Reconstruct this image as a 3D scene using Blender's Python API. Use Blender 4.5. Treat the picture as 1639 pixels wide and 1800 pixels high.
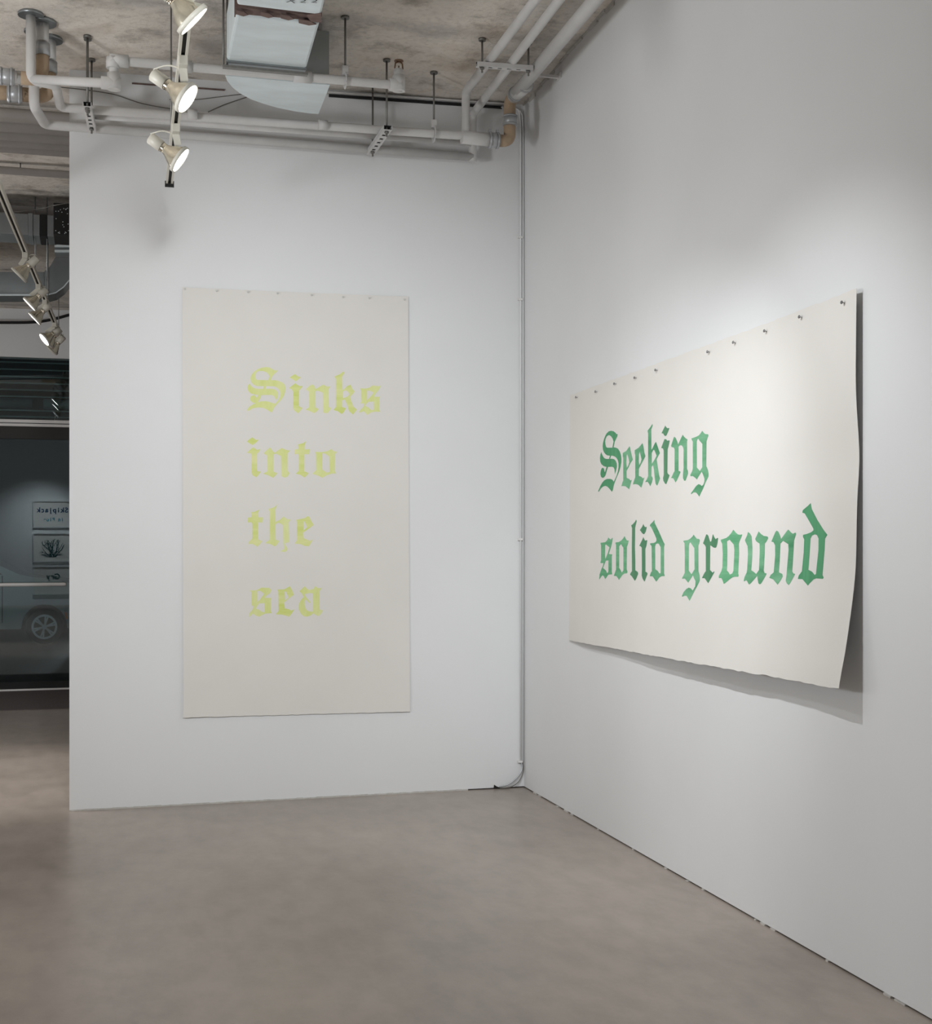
import bpy, bmesh, math, random
from mathutils import Vector, Matrix
from mathutils.geometry import tessellate_polygon
random.seed(4)
for o in list(bpy.data.objects): bpy.data.objects.remove(o, do_unlink=True)
SC = bpy.context.scene
COL = SC.collection

# ------------------------------------------------------------------ camera
FPX = 2361.0; YH = 945.0; CX = 819.5; H = 1.5
YAW = math.atan((CX-156.0)/FPX)
Rv = Vector((math.cos(YAW), -math.sin(YAW), 0)); Fv = Vector((math.sin(YAW), math.cos(YAW), 0))
cam = bpy.data.cameras.new('camera'); camo = bpy.data.objects.new('camera', cam); COL.objects.link(camo)
camo.location = (0, 0, H); camo.rotation_euler = (math.pi/2, 0, -YAW)
cam.sensor_fit = 'HORIZONTAL'; cam.sensor_width = 36.0; cam.lens = 36.0*FPX/1639.0
cam.shift_y = (YH-900.0)/1639.0; cam.clip_end = 200
SC.camera = camo
SC.view_settings.view_transform = 'Standard'; SC.view_settings.look = 'None'
SC.cycles.max_bounces = 6; SC.cycles.diffuse_bounces = 3; SC.cycles.glossy_bounces = 3; SC.cycles.transparent_max_bounces = 6
SC.cycles.caustics_reflective = False; SC.cycles.caustics_refractive = False
SC.view_settings.exposure = 0.06; SC.view_settings.gamma = 1.0; SC.view_settings.use_curve_mapping = False

# ------------------------------------------------------------------ world
W = bpy.data.worlds.new('night_sky'); SC.world = W; W.use_nodes = True
W.node_tree.nodes['Background'].inputs[0].default_value = (0.25, 0.34, 0.42, 1)
W.node_tree.nodes['Background'].inputs[1].default_value = 0.02

# ------------------------------------------------------------------ lights (gallery track lamps and fill)
def aim(o, target):
    d = Vector(target)-o.location
    o.rotation_euler = d.to_track_quat('-Z', 'Y').to_euler()
def spot(name, loc, target, energy, size=80, blend=.8, rad=.05, col=(1, .985, .96)):
    l = bpy.data.lights.new(name, 'SPOT'); l.energy = energy; l.spot_size = math.radians(size)
    l.spot_blend = blend; l.shadow_soft_size = rad; l.color = col
    o = bpy.data.objects.new(name, l); COL.objects.link(o); o.location = loc; aim(o, target); return o
def area(name, loc, target, energy, sx, sy, col=(1, .98, .95)):
    l = bpy.data.lights.new(name, 'AREA'); l.energy = energy; l.shape = 'RECTANGLE'; l.size = sx; l.size_y = sy; l.color = col
    o = bpy.data.objects.new(name, l); COL.objects.link(o); o.location = loc; aim(o, target); return o
def point(name, loc, energy, rad=.25, col=(1, .985, .96)):
    l = bpy.data.lights.new(name, 'POINT'); l.energy = energy; l.shadow_soft_size = rad; l.color = col
    o = bpy.data.objects.new(name, l); COL.objects.link(o); o.location = loc; return o
BLUE = (.93, .97, 1.0)
# gallery lamps above and beside the frame aimed at the right wall
spot('spot_light', (.80, 4.0, 3.25), (2.51, 4.3, 1.1), 92, 76, .95, .02, BLUE)
spot('spot_light', (.80, 4.05, 3.20), (2.51, 5.75, 1.05), 125, 64, .95, .02, BLUE)
# lamps of the centre track aimed at the back wall
spot('spot_light', (.30, 2.4, 3.10), (.25, 7.67, 1.45), 20, 50, 1.0, .13, BLUE)
spot('spot_light', (.30, 1.9, 3.10), (1.35, 7.67, 1.5), 500, 51, 1.0, .13, BLUE)
# unseen point lights added as ambient fill, not fixtures of the gallery
GC = (.955, .98, 1.0)
point('fill_point', (1.0, 0.6, 1.6), 8, .35, GC)
point('fill_point', (-2.3, 4.3, 1.9), 104, .35, GC)
point('fill_point', (-3.2, 9.6, 1.8), 115, .35, GC)
spot('upward_fill', (-1.9, 4.6, 2.5), (.9, 6.0, 4.15), 120, 110, 1.0, .2, GC)  # unseen upward spot added to brighten the ceiling and upper walls
# left part of the gallery
spot('spot_light', (-2.0, 8.2, 3.2), (-.8, 8.7, 0), 300, 50, .8, .05, (1, .97, .92))
# prints seen mirrored in the window
spot('spot_light', (-.8, -1.9, 3.3), (-1.1, -3.5, .9), 300, 80, 1.0, .05, BLUE)

# ------------------------------------------------------------------ pixel -> room helpers
def ray(px, py):
    return Fv + Rv*((px-CX)/FPX) + Vector((0, 0, (YH-py)/FPX))
O = Vector((0, 0, H))
def at_d(px, py, Z): return O + ray(px, py)*Z
def at_y(px, py, Y):
    r = ray(px, py); return O + r*(Y/r.y)
def at_x(px, py, X):
    r = ray(px, py); return O + r*(X/r.x)
def at_z(px, py, z):
    r = ray(px, py); return O + r*((z-H)/r.z)
_c = at_z(921.5, 1384, 0); X0, Y0 = _c.x, _c.y           # room corner
def bw(px, py, off=0.0): return at_y(px, py, Y0-off)     # back wall
def rw(px, py, off=0.0): return at_x(px, py, X0-off)     # right wall
_p1 = bw(923, 184); _p2 = bw(121, 122); _p3 = rw(1080, 0)
CB = (_p1.z-_p2.z)/(_p1.x-_p2.x); CCc = (_p3.z-_p1.z)/(_p3.y-_p1.y)
def zc(x, y): return _p1.z + CB*(x-_p1.x) + CCc*(y-_p1.y)
def ce(px, py, d=0.0):                                    # point d under the ceiling plane
    r = ray(px, py)
    t = (zc(0, 0)-d-H)/(r.z-CB*r.x-CCc*r.y); return O + r*t
YG = 13.85                                                # shop window plane
XL = bw(122, 900).x                                       # free end of the back wall

# ------------------------------------------------------------------ materials
def nt(name):
    m = bpy.data.materials.new(name); m.use_nodes = True
    return m, m.node_tree.nodes, m.node_tree.links, m.node_tree.nodes['Principled BSDF']
def plain(name, c, rough=.6, metal=0.0, noise=.06, scale=6.0, bump=0.0, bscale=60.0, stretch=(1, 1, 1), spec=.5):
    m, N, L, b = nt(name)
    b.inputs['Roughness'].default_value = rough; b.inputs['Metallic'].default_value = metal
    b.inputs['Specular IOR Level'].default_value = spec
    tc = N.new('ShaderNodeTexCoord'); mp = N.new('ShaderNodeMapping'); mp.inputs['Scale'].default_value = stretch
    L.new(tc.outputs['Object'], mp.inputs['Vector'])
    n = N.new('ShaderNodeTexNoise'); n.inputs['Scale'].default_value = scale; n.inputs['Detail'].default_value = 5
    L.new(mp.outputs[0], n.inputs['Vector'])
    r = N.new('ShaderNodeMapRange'); r.inputs[3].default_value = 1-noise; r.inputs[4].default_value = 1+noise
    r.inputs[1].default_value = .3; r.inputs[2].default_value = .7
    L.new(n.outputs['Fac'], r.inputs[0])
    mx = N.new('ShaderNodeMix'); mx.data_type = 'RGBA'; mx.blend_type = 'MULTIPLY'; mx.inputs[0].default_value = 1
    mx.inputs[6].default_value = (*c, 1); L.new(r.outputs[0], mx.inputs[7]); L.new(mx.outputs[2], b.inputs['Base Color'])
    if bump:
        n2 = N.new('ShaderNodeTexNoise'); n2.inputs['Scale'].default_value = bscale; n2.inputs['Detail'].default_value = 4
        L.new(mp.outputs[0], n2.inputs['Vector'])
        bp = N.new('ShaderNodeBump'); bp.inputs['Strength'].default_value = bump; bp.inputs['Distance'].default_value = .01
        L.new(n2.outputs['Fac'], bp.inputs['Height']); L.new(bp.outputs[0], b.inputs['Normal'])
    return m
def lin(r, g, b):
    f = lambda v: (v/255/12.92) if v/255 <= .04045 else ((v/255+.055)/1.055)**2.4
    return (f(r), f(g), f(b))

def concrete_ceiling():
    m, N, L, b = nt('board_formed_concrete'); b.inputs['Roughness'].default_value = .9
    tc = N.new('ShaderNodeTexCoord')
    def noise(scale, det, st=(1, 1, 1), off=0):
        mp = N.new('ShaderNodeMapping'); mp.inputs['Scale'].default_value = st; mp.inputs['Location'].default_value = (off, off, 0)
        L.new(tc.outputs['Object'], mp.inputs['Vector'])
        n = N.new('ShaderNodeTexNoise'); n.inputs['Scale'].default_value = scale; n.inputs['Detail'].default_value = det
        n.inputs['Roughness'].default_value = .65; L.new(mp.outputs[0], n.inputs['Vector']); return n.outputs['Fac']
    def ramp(fac, pts):
        r = N.new('ShaderNodeValToRGB'); L.new(fac, r.inputs[0])
        e = r.color_ramp.elements
        while len(e) > 1: e.remove(e[-1])
        e[0].position = pts[0][0]; e[0].color = (*pts[0][1], 1)
        for p, c in pts[1:]:
            q = e.new(p); q.color = (*c, 1)
        return r.outputs[0]
    base = ramp(noise(1.1, 6, (1, 1, 1)), [(.3, lin(200, 196, 192)), (.46, lin(222, 214, 204)), (.58, lin(234, 226, 216)), (.7, lin(222, 208, 192))])
    dark = ramp(noise(4.2, 11, (.85, 1.2, 1), 3), [(.3, (.5, .48, .46)), (.4, (.8, .79, .78)), (.46, (1, 1, 1))])
    fine = ramp(noise(30, 8, (.9, 1.1, 1), 7), [(.3, (.8, .79, .77)), (.5, (1, 1, 1)), (.72, (1.0, 1, 1))])
    white = ramp(noise(2.6, 7, (1, 1.3, 1), 11), [(.56, (0, 0, 0)), (.7, (.5, .5, .5))])
    def mul(a, c):
        x = N.new('ShaderNodeMix'); x.data_type = 'RGBA'; x.blend_type = 'MULTIPLY'; x.inputs[0].default_value = 1
        L.new(a, x.inputs[6]); L.new(c, x.inputs[7]); return x.outputs[2]
    c = mul(mul(base, dark), fine)
    x = N.new('ShaderNodeMix'); x.data_type = 'RGBA'; L.new(white, x.inputs[0]); L.new(c, x.inputs[6]); x.inputs[7].default_value = (*lin(196, 192, 186), 1)
    c = x.outputs[2]
    # pour joints: grey lines parallel to the back wall
    sp = N.new('ShaderNodeSeparateXYZ'); L.new(tc.outputs['Object'], sp.inputs[0])
    wob = N.new('ShaderNodeMath'); wob.operation = 'MULTIPLY_ADD'; L.new(noise(4, 5), wob.inputs[0]); wob.inputs[1].default_value = .3; L.new(sp.outputs['Y'], wob.inputs[2])
    jm = None
    for yy, wd, st in ((6.9, .10, .26), (5.4, .08, .25), (8.9, .06, .3), (10.1, .05, .3)):
        s = N.new('ShaderNodeMath'); s.operation = 'SUBTRACT'; L.new(wob.outputs[0], s.inputs[0]); s.inputs[1].default_value = yy
        a = N.new('ShaderNodeMath'); a.operation = 'ABSOLUTE'; L.new(s.outputs[0], a.inputs[0])
        r = N.new('ShaderNodeMapRange'); L.new(a.outputs[0], r.inputs[0]); r.inputs[1].default_value = 0; r.inputs[2].default_value = wd
        r.inputs[3].default_value = 1-st; r.inputs[4].default_value = 1
        c = mul(c, r.outputs[0])
    L.new(c, b.inputs['Base Color'])
    bp = N.new('ShaderNodeBump'); bp.inputs['Strength'].default_value = .5; bp.inputs['Distance'].default_value = .02
    L.new(noise(14, 8), bp.inputs['Height']); L.new(bp.outputs[0], b.inputs['Normal'])
    return m
def floor_mat():
    m, N, L, b = nt('sealed_concrete_floor')
    tc = N.new('ShaderNodeTexCoord')
    def noise(scale, det, st=(1, 1, 1)):
        mp = N.new('ShaderNodeMapping'); mp.inputs['Scale'].default_value = st
        L.new(tc.outputs['Object'], mp.inputs['Vector'])
        n = N.new('ShaderNodeTexNoise'); n.inputs['Scale'].default_value = scale; n.inputs['Detail'].default_value = det
        n.inputs['Roughness'].default_value = .6; L.new(mp.outputs[0], n.inputs['Vector']); return n.outputs['Fac']
    r = N.new('ShaderNodeValToRGB'); L.new(noise(1.3, 8), r.inputs[0]); e = r.color_ramp.elements
    e[0].position = .3; e[0].color = (*lin(158, 146, 137), 1); e[1].position = .7; e[1].color = (*lin(176, 164, 154), 1)
    r2 = N.new('ShaderNodeValToRGB'); L.new(noise(7, 9, (1.5, .7, 1)), r2.inputs[0]); e = r2.color_ramp.elements
    e[0].position = .34; e[0].color = (.86, .86, .86, 1); e[1].position = .6; e[1].color = (1, 1, 1, 1)
    mx = N.new('ShaderNodeMix'); mx.data_type = 'RGBA'; mx.blend_type = 'MULTIPLY'; mx.inputs[0].default_value = 1
    L.new(r.outputs[0], mx.inputs[6]); L.new(r2.outputs[0], mx.inputs[7]); L.new(mx.outputs[2], b.inputs['Base Color'])
    rr = N.new('ShaderNodeMapRange'); L.new(noise(3, 5), rr.inputs[0]); rr.inputs[3].default_value = .26; rr.inputs[4].default_value = .42
    L.new(rr.outputs[0], b.inputs['Roughness']); b.inputs['Specular IOR Level'].default_value = .45
    bp = N.new('ShaderNodeBump'); bp.inputs['Strength'].default_value = .06; bp.inputs['Distance'].default_value = .01
    L.new(noise(22, 5), bp.inputs['Height']); L.new(bp.outputs[0], b.inputs['Normal'])
    return m
def watercolor(name, c1, c2, sx, sy, sz, rot=0):
    m, N, L, b = nt(name); b.inputs['Roughness'].default_value = .75
    tc = N.new('ShaderNodeTexCoord'); mp = N.new('ShaderNodeMapping'); mp.inputs['Scale'].default_value = (sx, sy, sz)
    mp.inputs['Rotation'].default_value = (rot, 0, 0)
    L.new(tc.outputs['Object'], mp.inputs['Vector'])
    n = N.new('ShaderNodeTexNoise'); n.inputs['Scale'].default_value = 1; n.inputs['Detail'].default_value = 7; n.inputs['Roughness'].default_value = .62
    L.new(mp.outputs[0], n.inputs['Vector'])
    r = N.new('ShaderNodeValToRGB'); L.new(n.outputs['Fac'], r.inputs[0]); e = r.color_ramp.elements
    e[0].position = .3; e[0].color = (*c1, 1); e[1].position = .68; e[1].color = (*c2, 1)
    L.new(r.outputs[0], b.inputs['Base Color']); return m
def emis(name, c, s):
    m, N, L, b = nt(name); b.inputs['Base Color'].default_value = (*c, 1)
    b.inputs['Emission Color'].default_value = (*c, 1); b.inputs['Emission Strength'].default_value = s; return m
def glass_mat(name, refl, tint):
    m, N, L, b = nt(name); N.remove(b)
    t = N.new('ShaderNodeBsdfTransparent'); t.inputs[0].default_value = (*tint, 1)
    g = N.new('ShaderNodeBsdfGlossy'); g.inputs['Roughness'].default_value = 0.0; g.inputs[0].default_value = (.9, .97, 1, 1)
    x = N.new('ShaderNodeMixShader'); x.inputs[0].default_value = refl
    L.new(t.outputs[0], x.inputs[1]); L.new(g.outputs[0], x.inputs[2]); L.new(x.outputs[0], N['Material Output'].inputs[0]); return m

M = dict(
    wall=plain('white_wall_paint', (.80, .80, .80), .75, noise=.012, scale=2),
    concrete=concrete_ceiling(), floor=floor_mat(),
    pipe=plain('grey_white_pipe_paint', lin(212, 210, 208), .5, noise=.05, scale=9),
    pipe_far=plain('dusty_grey_pipe_paint', lin(176, 170, 165), .6, noise=.06, scale=6),
    iron=plain('bare_tan_cast_iron', lin(184, 160, 134), .7, noise=.12, scale=14, bump=.15),
    clamp=plain('grey_coupling_metal', lin(182, 184, 186), .4, .4, noise=.06, scale=30),
    galv=plain('galvanized_sheet', lin(220, 230, 232), .5, .05, noise=.08, scale=3, stretch=(1, 3, 1)),
    galv_dk=plain('dull_galvanized_sheet', lin(150, 155, 157), .35, .75, noise=.15, scale=4),
    steel=plain('zinc_rod', lin(128, 126, 122), .45, .6, noise=.1, scale=40),
    tear=plain('torn_red_brown_liner', lin(112, 92, 86), .9, noise=.2, scale=30),
    black=plain('matte_black', (.012, .012, .012), .8, noise=.1),
    track=plain('off_white_enamel', lin(214, 210, 198), .4, noise=.02),
    bulb=plain('silvered_bulb_glass', lin(222, 214, 194), .16, .75, noise=.1, scale=40),
    chrome=plain('lamp_screw_base', lin(235, 228, 210), .15, 1.0, noise=.02),
    glow=emis('lamp_face_glow', (1, .99, .96), 9.0),
    paper=plain('cream_drawing_paper', lin(229, 225, 219), .85, noise=.012, scale=4),
    pin=plain('steel_pin', lin(150, 150, 152), .25, .9, noise=.05),
    pin2=plain('clear_plastic_pin', lin(205, 205, 200), .25, 0, noise=.02),
    hole=plain('dark_wall_cavity', lin(38, 34, 32), .95, noise=.3, scale=60),
    mat=plain('charcoal_entrance_mat', lin(100, 92, 90), .97, noise=.3, scale=160, bump=.6, bscale=300),
    brown=plain('dark_brown_frame', lin(40, 36, 34), .6, noise=.05),
    white=plain('white_metal_trim', lin(232, 229, 226), .4, noise=.02),
    asphalt=plain('wet_night_asphalt', lin(26, 24, 22), .9, noise=.15, scale=30),
    carp=plain('silver_green_car_paint', lin(120, 132, 132), .35, .3, noise=.03),
    tire=plain('tyre_rubber', (.012, .012, .012), .85, noise=.1),
    rim=plain('alloy_rim', lin(196, 200, 202), .3, .6, noise=.03),
    amber=plain('amber_marker_lens', lin(235, 120, 40), .3, noise=.02),
    slat=plain('teal_steel_slat', lin(92, 112, 110), .5, .3, noise=.08, scale=20),
    frame=plain('white_picture_frame', lin(216, 216, 214), .5, noise=.02),
    caulk=plain('flaking_white_filler', lin(196, 192, 186), .9, noise=.1, scale=40),
    glass=glass_mat('shop_window_glass', .075, (.80, .86, .87)),
    mark=plain('pencil_mark', lin(96, 98, 98), .9, noise=.05),
)

# ------------------------------------------------------------------ object helpers
def lookup(o, label=None, cat=None, group=None, kind=None):
    if label: o['label'] = label
    if cat: o['category'] = cat
    if group: o['group'] = group
    if kind: o['kind'] = kind
    return o
class MB:
    def __init__(s): s.b = bmesh.new()
    def quadmesh(s, vs, fs, smooth=False):
        v = [s.b.verts.new(p) for p in vs]
        for f in fs:
            try:
                q = s.b.faces.new([v[i] for i in f]); q.smooth = smooth
            except ValueError: pass
        return s
    def box(s, a, b):
        x0, y0, z0 = a; x1, y1, z1 = b
        vs = [(x0, y0, z0), (x1, y0, z0), (x1, y1, z0), (x0, y1, z0), (x0, y0, z1), (x1, y0, z1), (x1, y1, z1), (x0, y1, z1)]
        return s.quadmesh(vs, [(0, 3, 2, 1), (4, 5, 6, 7), (0, 1, 5, 4), (1, 2, 6, 5), (2, 3, 7, 6), (3, 0, 4, 7)])
    def prism(s, poly, d):                    # planar polygon extruded by vector d
        n = len(poly); d = Vector(d); p = [Vector(q) for q in poly]
        return s.quadmesh(p+[q+d for q in p], [tuple(range(n))[::-1], tuple(range(n, 2*n))]+[(i, (i+1) % n, (i+1) % n+n, i+n) for i in range(n)])
    def bar(s, a, b, w, h, up=(0, 0, 1)):     # rectangular bar a->b
        a, b = Vector(a), Vector(b); t = (b-a).normalized(); r = t.cross(Vector(up)).normalized(); u = r.cross(t)
        q = [a+r*i*w/2+u*j*h/2 for i, j in ((-1, -1), (1, -1), (1, 1), (-1, 1))]
        return s.prism(q, b-a)
    def tube(s, pts, r, seg=14, cap=True):
        pts = [Vector(p) for p in pts]; n = len(pts)
        rr = r if isinstance(r, (list, tuple)) else [r]*n
        T = []
        for i in range(n):
            a = (pts[i]-pts[i-1]).normalized() if i else None
            c = (pts[i+1]-pts[i]).normalized() if i < n-1 else None
            t = a if c is None else c if a is None else (a+c)
            if t.length < 1e-6: t = c
            T.append(t.normalized())
        up = Vector((0, 0, 1)) if abs(T[0].z) < .9 else Vector((1, 0, 0))
        u = (up-T[0]*up.dot(T[0])).normalized(); rings = []
        for i in range(n):
            u = (u-T[i]*u.dot(T[i])).normalized(); v = T[i].cross(u)
            rings.append([s.b.verts.new(pts[i]+(u*math.cos(2*math.pi*k/seg)+v*math.sin(2*math.pi*k/seg))*rr[i]) for k in range(seg)])
        for i in range(n-1):
            for k in range(seg):
                f = s.b.faces.new((rings[i][k], rings[i][(k+1) % seg], rings[i+1][(k+1) % seg], rings[i+1][k])); f.smooth = True
        if cap: s.b.faces.new(rings[0][::-1]); s.b.faces.new(rings[-1])
        return s
    def build(s, name, mat, parent=None, bevel=0):
        bmesh.ops.recalc_face_normals(s.b, faces=s.b.faces)
        me = bpy.data.meshes.new(name); s.b.to_mesh(me); s.b.free()
        me.materials.append(mat if not isinstance(mat, str) else M[mat])
        o = bpy.data.objects.new(name, me); COL.objects.link(o)
        if parent: o.parent = parent
        if bevel:
            md = o.modifiers.new('b', 'BEVEL'); md.width = bevel; md.segments = 2; md.limit_method = 'ANGLE'
        return o
def fillet(pts, rad, n=6):
    pts = [Vector(p) for p in pts]; out = [pts[0]]
    for i in range(1, len(pts)-1):
        a, b, c = pts[i-1], pts[i], pts[i+1]
        r = min(rad, (a-b).length*.45, (c-b).length*.45)
        p = b+(a-b).normalized()*r; q = b+(c-b).normalized()*r
        for k in range(n+1):
            t = k/n; out.append(p*(1-t)**2+b*2*t*(1-t)+q*t*t)
    out.append(pts[-1]); return out
def empty(name, loc=(0, 0, 0)):
    o = bpy.data.objects.new(name, None); COL.objects.link(o); o.location = loc; o.empty_display_size = .1; return o
def struct(o): o['kind'] = 'structure'; return o

# ================================================================== SETTING
XW, YB = -6.5, -3.5                                       # hidden left wall, wall behind the viewer
struct(MB().box((XW, YB, -.2), (X0+.12, YG+.05, 0)).build('floor', 'floor'))
def ceil_slab(x0, y0, x1, y1, th=.2):
    q = [(x0, y0), (x1, y0), (x1, y1), (x0, y1)]
    vs = [(x, y, zc(x, y)) for x, y in q]+[(x, y, zc(x, y)+th) for x, y in q]
    return MB().quadmesh(vs, [(0, 3, 2, 1), (4, 5, 6, 7), (0, 1, 5, 4), (1, 2, 6, 5), (2, 3, 7, 6), (3, 0, 4, 7)])
struct(ceil_slab(XW, YB, X0+.3, YG+.3).build('ceiling', 'concrete'))
GAP = .007
def wall_mesh(x0, y0, x1, y1, z0=GAP, top=.0):
    q = [(x0, y0), (x1, y0), (x1, y1), (x0, y1)]
    vs = [(x, y, z0) for x, y in q]+[(x, y, zc(x, y)-top) for x, y in q]
    return MB().quadmesh(vs, [(0, 3, 2, 1), (4, 5, 6, 7), (0, 1, 5, 4), (1, 2, 6, 5), (2, 3, 7, 6), (3, 0, 4, 7)])
struct(wall_mesh(XL, Y0, X0, Y0+.14).build('wall_back', 'wall'))
struct(wall_mesh(X0, YB, X0+.12, YG, top=.0).build('wall_right', 'wall'))
struct(wall_mesh(XW-.1, YB, XW, YG, 0).build('wall_left', 'wall'))
struct(wall_mesh(XW, YB-.1, X0, YB, 0).build('wall_rear', 'wall'))
def zwin(py): return at_y(60, py, YG).z
zhead = zwin(629)
struct(wall_mesh(XW, YG-.02, X0, YG+.15, zhead).build('wall_front', 'wall'))
# rough dark seam where the right wall meets the slab
random.seed(2)
mb = MB()
for i in range(60):
    y = 1.0+i*(Y0-1.0)/60
    dz = .012+random.random()*.02; dx = .004+random.random()*.012
    mb.box((X0-dx, y, zc(X0, y)-dz), (X0+.01, y+(Y0-1)/60, zc(X0, y)+.005))
o = mb.build('ceiling_filler', 'caulk'); lookup(o, 'broken plaster filler along the top of the right wall', 'filler', kind='stuff')
# dark slot along the head of the back wall
p, q = bw(232, 146), bw(395, 158)
a, b2 = bw(578, 166.5), bw(882, 187.5)
struct(MB().prism([p, q, q+Vector((0, 0, -.006)), p+Vector((0, 0, -.006))], (0, -.01, 0)).build('trim_1', 'tear'))
struct(MB().prism([a, b2, b2+Vector((0, 0, -.014)), a+Vector((0, 0, -.014))], (0, -.012, 0)).build('trim_2', 'black'))
a, b2 = bw(560, 162), bw(895, 184)
struct(MB().prism([a, b2, b2+Vector((0, 0, -.009)), a+Vector((0, 0, -.009))], (0, -.03, 0)).build('trim_3', 'pipe'))
# filler lumps at floor line of the two walls
random.seed(8)
mb = MB()
for i in range(70):
    y = 2.3+i*(Y0-2.3)/70; l = (Y0-2.3)/70
    if random.random() < .22: mb.box((X0-.003-random.random()*.003, y, 0), (X0+.01, y+l*random.uniform(.15, .8), .003+random.random()*.005))
lookup(mb.build('floor_filler', 'caulk'), 'uneven strip of filler along the foot of the right wall', 'filler', kind='stuff')
mb = MB()
for i in range(60):
    x = XL+i*(X0-.35-XL)/60; l = (X0-.35-XL)/60
    mb.box((x, Y0-.002-random.random()*.002, 0), (x+l*1.0, Y0+.01, .006+random.random()*.004))
lookup(mb.build('floor_filler', 'caulk'), 'uneven strip of filler along the foot of the back wall', 'filler', kind='stuff')

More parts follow.
